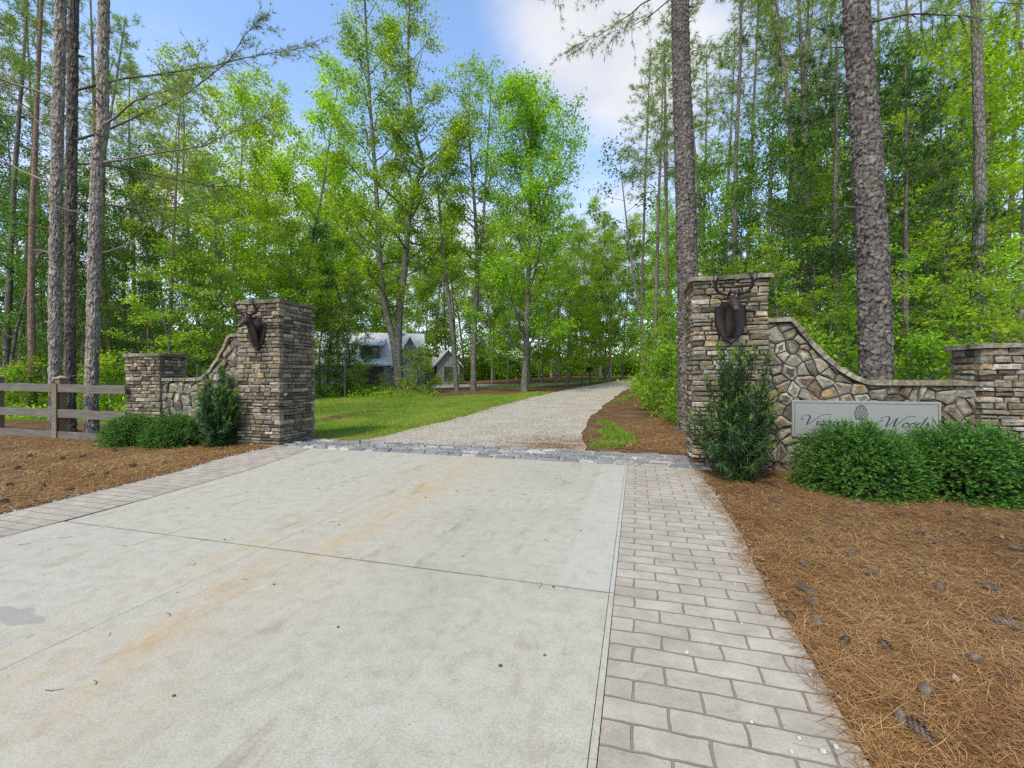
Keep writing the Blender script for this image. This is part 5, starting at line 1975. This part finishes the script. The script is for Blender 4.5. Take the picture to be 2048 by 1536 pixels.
def needles(name, rng, x, y, L, w, lift):
    """fallen pine needles lying every way on the bed"""
    n = len(x)
    a = rng.uniform(0, 6.28, n) + .6 * np.sin(x * 1.3) * np.cos(y * 1.1)
    Ls = L * rng.uniform(.5, 1.2, n)
    z = GHV(x, y) + rng.uniform(.002, lift, n)
    d = np.stack([np.cos(a), np.sin(a), rng.normal(0, .13, n)], 1) * Ls[:, None]
    s_ = np.stack([-np.sin(a), np.cos(a), np.zeros(n)], 1) * w
    bend = s_ / w * (rng.normal(0, .10, n) * Ls)[:, None]
    P = np.stack([x, y, z], 1)
    V = np.stack([P - s_ * .5, P + s_ * .5, P + d * .5 + bend + s_ * .5 + np.array([0, 0, .004]), P + d * .5 + bend - s_ * .5 + np.array([0, 0, .004]), P + d], 1)
    q = np.arange(n) * 5
    mb = MB()
    mb.add(V.reshape(-1, 3), np.stack([q, q + 1, q + 2, q + 3], 1))
    mb.f.setdefault(3, []).append(np.stack([q + 3, q + 2, q + 4], 1))
    return structure(mb.build(name, M['straw_needle']), 'stuff')


rng = np.random.default_rng(910)
RB = [(.80, 1.2), (.82, 2.0), (.82, 2.9), (.86, 4.2), (.89, 5.4), (.90, 7.1), (1.9, 7.25), (4.4, 7.3), (6.5, 7.2), (6.0, 4), (3.6, .8), (2.0, .8)]
x, y = scatter(rng, 420000, RB, 2.6)
ye = rng.uniform(1.3, 7.0, 2600)
x, y = np.concatenate([x, .84 + rng.normal(0, .05, 2600) + .04 * np.sin(ye * 3.1)]), np.concatenate([y, ye])
needles('pine_straw', rng, x, y, .15, .0021, .028)
LB = [(-6.12, 2.2), (-6.16, 2.8), (-6.3, 4.0), (-6.45, 4.8), (-6.8, 5.9), (-6.95, 7.1), (-7.9, 7.2), (-11, 7.3), (-15, 7.2), (-14.5, 5.5), (-9, 2.2)]
x, y = scatter(rng, 230000, LB, 6.0)
needles('pine_straw', rng, x, y, .16, .0045, .03)
RV = [(.9, 8.3), (-.9, 8.9), (-.6, 11.5), (.7, 14), (2.0, 18), (4.5, 18), (3.5, 12), (1.9, 8.4)]
x, y = scatter(rng, 60000, RV)
k = ~in_poly(x, y, LAWN4)
needles('pine_straw', rng, x[k], y[k], .16, .006, .03)


def stones(name, rng, x, y, smin, smax, m):
    n = len(x)
    o = np.array([(1, 0, 0), (-1, 0, 0), (0, 1, 0), (0, -1, 0), (0, 0, 1), (0, 0, -1)], float)
    V = o[None] * rng.uniform(smin, smax, (n, 1, 1)) * rng.uniform(.6, 1.2, (n, 6, 1)) * np.array([1, 1, .7])
    a = rng.uniform(0, 6.28, n)
    c, s_ = np.cos(a)[:, None], np.sin(a)[:, None]
    V = np.stack([V[..., 0] * c - V[..., 1] * s_, V[..., 0] * s_ + V[..., 1] * c, V[..., 2]], -1)
    V += np.stack([x, y, GHV(x, y) + .02], 1)[:, None]
    f = np.array([(0, 2, 4), (2, 1, 4), (1, 3, 4), (3, 0, 4), (2, 0, 5), (1, 2, 5), (3, 1, 5), (0, 3, 5)])
    mb = MB()
    mb.add(V.reshape(-1, 3), (np.arange(n)[:, None, None] * 6 + f[None]).reshape(-1, 3))
    return structure(mb.build(name, m), 'stuff')


GR_P = [(-5.6, 8.25), (.3, 8.25), (.1, 10.5), (1.2, 16), (2.2, 24), (-.5, 24), (-2.2, 16), (-4, 11)]
x, y = scatter(rng, 26000, GR_P, 11)
k = in_poly(x, y, road_poly)
stones('gravel_stones', rng, x[k], y[k], .005, .014, M['pebble_grey'])
x, y = rng.normal(-1.3, .9, 11000), 8.30 + np.abs(rng.normal(0, .95, 11000))
nz_ = np.array([noise.noise(Vector((a * 1.6, b * 2.6, 9))) for a, b in zip(x, y)])
x, y = x[nz_ > -.12], y[nz_ > -.12]
k = in_poly(x, y, road_poly)
needles('pine_straw', rng, x[k], y[k], .13, .006, .02)
x, y = scatter(rng, 9000, [(-6.8, 8.2), (-5.2, 8.2)] + [(p[0] + .35, p[1]) for p in road_l[1:6]] + [(p[0] - .45, p[1]) for p in road_l[1:6]][::-1])
needles('pine_straw', rng, x, y, .14, .007, .02)


def litter(name, rng, x, y, size, m):
    n = len(x)
    S = np.stack([x, y, GHV(x, y) + .02], 1)
    mb = MB()
    leaves(mb, rng, S, 1, .004, size, 2.2, .2, .34)
    return structure(mb.build(name, m), 'stuff')


x, y = scatter(rng, 1100, RB, 4.0)
litter('leaf_litter', rng, x, y, .038, M['dead_leaf'])
x, y = scatter(rng, 1300, LB, 8.0)
litter('leaf_litter', rng, x, y, .05, M['dead_leaf'])

# undergrowth on the wood floor
rng = np.random.default_rng(920)


def undergrowth(name, poly, n, per, hmax, m, size):
    x, y = scatter(rng, n, poly)
    nz = np.array([noise.noise(Vector((a * .35, b * .35, 7))) for a, b in zip(x, y)])
    k = nz > -.25
    x, y, nz = x[k], y[k], nz[k]
    h = rng.uniform(.1, 1, len(x)) * hmax * np.clip(.5 + nz, .2, 1.2)
    S = np.stack([x, y, GHV(x, y) + h], 1)
    mb = MB()
    leaves(mb, rng, S, per, .14, size, 1.0, .4)
    return structure(mb.build(name, m), 'stuff')


undergrowth('undergrowth', [(2.5, 9.2), (9, 9.2), (22, 9), (34, 30), (12, 34), (6, 22), (3.2, 14)], 9000, 9, 1.0, M['leaf_mid'], .11)
undergrowth('undergrowth', [W(-80, 14), W(260, 13.5), W(420, 14), W(600, 22), W(700, 24), W(790, 26), W(700, 34), W(300, 34), W(-150, 30)], 9000, 8, .8, M['leaf_mid'], .12)

undergrowth('undergrowth', [hit(560, 800), hit(640, 797), hit(760, 799), hit(868, 796), hit(880, 788), hit(760, 782), hit(640, 780)], 1500, 9, .55, M['leaf_mid'], .10)

# pine cones


def cone_mesh(seed, L=.085, r=.027):
    rng = np.random.default_rng(seed)
    mb = MB()
    prof = lambda t: r * (math.sin(math.pi * (t * .86 + .10)) ** .8)
    mb.loft([[(L * (t - .5), prof(t) * .8 * math.cos(a), prof(t) * .8 * math.sin(a)) for a in np.linspace(0, 2 * math.pi, 9)[:-1]] for t in np.linspace(0, 1, 7)])
    for k in range(78):
        t = .04 + .92 * k / 78
        a = k * 2.39996
        R_ = prof(t)
        o = np.array([0, math.cos(a), math.sin(a)])
        s_ = np.array([0, -math.sin(a), math.cos(a)])
        c = np.array([L * (t - .5), 0, 0]) + o * R_ * .7
        ax = np.array([1.0, 0, 0])
        w_ = .0085 * (.5 + R_ / r * .6)
        tip = c + o * .009 + ax * .010
        mb.add([c - s_ * w_ * .6, c + s_ * w_ * .6, tip + s_ * w_ * .5, tip - s_ * w_ * .5, tip + o * .004 - ax * .003], [(0, 1, 2, 3)])
        mb.f.setdefault(3, []).append(np.array([(3, 2, 4)]) + mb.n - 5)
        mb.add([c - s_ * w_ * .6 - ax * .004, c + s_ * w_ * .6 - ax * .004, tip + o * .004 - ax * .003], [(0, 1, 2)])
    return mb.mesh('pine_cone')


CM = [cone_mesh(1), cone_mesh(2, .10, .024)]
GC = 'pine cones on the right straw bed'
spots = [(1615, 1188, 1.2, 1), (1619, 1212, .8, 0), (1580, 1238, .9, 0), (1634, 1252, 1.0, 0), (1804, 1453, .95, 0), (1838, 1478, 1.2, 1), (1608, 1133, .8, 0), (1620, 1085, .8, 0), (1897, 1029, .9, 1), (1930, 1036, .8, 0), (1838, 1069, .8, 1), (1868, 1085, .8, 0),
         (1800, 1030, .8, 1), (1990, 1048, .9, 1), (1850, 1395, .9, 0), (1700, 1110, .8, 0), (1920, 1066, .9, 1), (1660, 1040, .8, 0), (1425, 958, .9, 0), (1715, 1005, .8, 1), (2010, 1255, 1.2, 1), (1950, 1330, .9, 0), (1545, 1000, .8, 0), (1580, 1040, .8, 0),
         (1740, 1150, .8, 1), (1980, 1180, .9, 0), (2030, 1100, .9, 1), (1770, 1300, .9, 0), (1690, 1290, .8, 1), (1880, 1180, .8, 0)]
rnd = random.Random(4)
for (px, py, s, k) in spots:
    x, y = hit(px, py + 3)
    o = bpy.data.objects.new('pine_cone', CM[k])
    COL.objects.link(o)
    if not CM[k].materials:
        CM[k].materials.append(M['cone'])
    o.location = (x, y, gh(x, y) + .028)
    o.rotation_euler = (rnd.uniform(0, 6), rnd.uniform(-.25, .25), rnd.uniform(0, 6.28))
    o.scale = (s,) * 3
    tag(o, 'closed grey-brown pine cone lying on the straw bed right of the pavers', 'pine cone', GC)
GC = 'pine cones on the left straw bed'
for (px, py, s) in ((83, 979, 1.3), (8, 1010, 1.3), (125, 920, 1.1), (266, 936, 1.2), (180, 955, 1.2), (210, 952, 1.0), (35, 940, 1.1), (60, 915, 1.0), (140, 985, 1.1), (95, 948, 1.0), (230, 905, 1.0), (330, 930, 1.0), (20, 975, 1.0), (165, 915, 1.0)):
    x, y = hit(px, py)
    o = bpy.data.objects.new('pine_cone', CM[0])
    COL.objects.link(o)
    o.location = (x, y, gh(x, y) + .03)
    o.rotation_euler = (rnd.uniform(0, 6), rnd.uniform(-.25, .25), rnd.uniform(0, 6.28))
    o.scale = (s,) * 3
    tag(o, 'dark brown pine cone lying on the straw bed in front of the rail fence', 'pine cone', GC)

# white pebbles strewn on and along the pavers
rng = np.random.default_rng(930)
mb = MB()
for k in range(420):
    if k < 300:
        yy = rng.uniform(1.4, 7.0)
        xx = .86 + rng.normal(.02, .03) + (.02 if yy > 3.5 else -.02)
        zz_, s = .012, rng.uniform(.003, .008)
    else:
        yy = rng.uniform(2.5, 7.2)
        xx = float(np.interp(yy, [2.2, 2.8, 4.0, 4.8, 5.9, 7.1], [-6.12, -6.14, -6.29, -6.42, -6.78, -6.9])) + rng.normal(-.03, .03)
        zz_, s = .012, rng.uniform(.006, .014)
    mb.ball((xx, yy, zz_), s, 6, 4, (1.3, 1, .7))
structure(mb.build('edge_grit', M['pebble']), 'stuff')
for (px, py, s) in ((1373, 1317, .012), (1646, 1518, .012), (1503, 1454, .008), (1598, 1492, .009), (1583, 1513, .009), (1484, 1254, .007), (1471, 1176, .008), (1603, 1300, .007), (1620, 1357, .007), (1672, 1506, .010)):
    x, y = hit(px, py)
    b = MB()
    b.ball((0, 0, s * .6), s, 8, 6, (1.1, .95, .75))
    o = tag(b.build('pebble', M['pebble'], None, True), 'small white pebble lying on the stamped paver border', 'pebble', 'white pebbles on the paver border')
    o.location = (x, y, .013)

# crumbs, twigs and needles blown on the concrete
mb = MB()
for k in range(70):
    xx, yy = rng.uniform(-5.2, -.3), rng.uniform(1.2, 7.0)
    if rng.random() < .6:
        mb.ball((xx, yy, .015), rng.uniform(.003, .009), 5, 4, (1.4, 1, .7))
    else:
        a = rng.uniform(0, 3.1)
        L = rng.uniform(.03, .09)
        mb.tube([(xx, yy, .0155), (xx + L * .5 * math.cos(a), yy + L * .5 * math.sin(a), .017), (xx + L * math.cos(a + .3), yy + L * math.sin(a + .3), .0155)], [.0016, .0016, .001], 4)
structure(mb.build('drive_debris', M['twig']), 'stuff')

# a label of its own for each tree that can be told apart by its neighbours
ORD = ['leftmost', 'second', 'third', 'fourth', 'fifth', 'sixth', 'seventh', 'eighth', 'ninth', 'tenth']
SEG = {
    'sunlit trees along the left wood edge': ('sunlit yellow-green broadleaf tree', [(2100, 'in the left wood edge row')]),
    'slender pines in the left wood': ('slender dark-boled pine', [(100, 'beside the picture edge, left of the close pines'), (2100, 'between the close pines and the left gate pillar')]),
    'understory trees in the left wood': ('leafy understory tree', [(112, 'left of the three close pines'), (430, 'between the close pines and the left gate pillar'), (620, 'above the left gate pillar'), (2100, 'between the left gate pillar and the oak')]),
    'slim trees in the pine straw left of the far road': ('slim tree', [(1050, 'left of the maple, beyond the lawn'), (2100, 'right of the maple, left of the far road')]),
    'tall thin pines in the right wood': ('tall thin grey pine', [(1380, 'left of the pine behind the gate pillar'), (1540, 'above the right gate pillar'), (1740, 'just left of the thick plated pine'), (1930, 'just right of the thick plated pine'), (2300, 'along the right picture edge')]),
    'broadleaf trees in the right wood': ('light green broadleaf tree', [(1540, 'above the right gate pillar'), (1740, 'left of the thick plated pine'), (1930, 'right of the thick plated pine'), (2300, 'along the right picture edge')]),
    'saplings in the right wood': ('green sapling', [(1540, 'beside the right gate pillar'), (1740, 'left of the thick plated pine'), (1930, 'right of the thick plated pine'), (2300, 'behind the low right end pillar')]),
    'bushes at the feet of the oak': ('leafy bush', [(2300, 'at the wood edge beneath the twin-trunked oak')]),
    'bushes right of the gravel road': ('low green bush', [(2300, 'between the gravel road and right gate pillar')]),
    'bushes behind the sign wall': ('bright green bush', [(2300, 'showing over the sign wall')]),
    'bushes behind the rail fence': ('low leafy bush', [(2300, 'behind the rail fence')]),
    'round yellow-green shrubs in front of the side wing': ('small round yellow-green shrub', [(2300, 'along the house side wing')]),
}
for g_, (what, segs) in SEG.items():
    lo = -999
    for hi, where in segs:
        mem = sorted([m_ for m_ in MEMBERS.get(g_, []) if lo <= m_[0] < hi], key=lambda q: q[0])
        lo = hi
        for i_, (px, d, o) in enumerate(mem):
            if len(mem) == 1:
                o['label'] = 'single %s %s' % (what, where)
            else:
                o['label'] = ('leftmost %s %s' if i_ == 0 else 'rightmost %s %s' if i_ == len(mem) - 1 else ORD[i_] + ' %s from the left, %s') % (what, where)
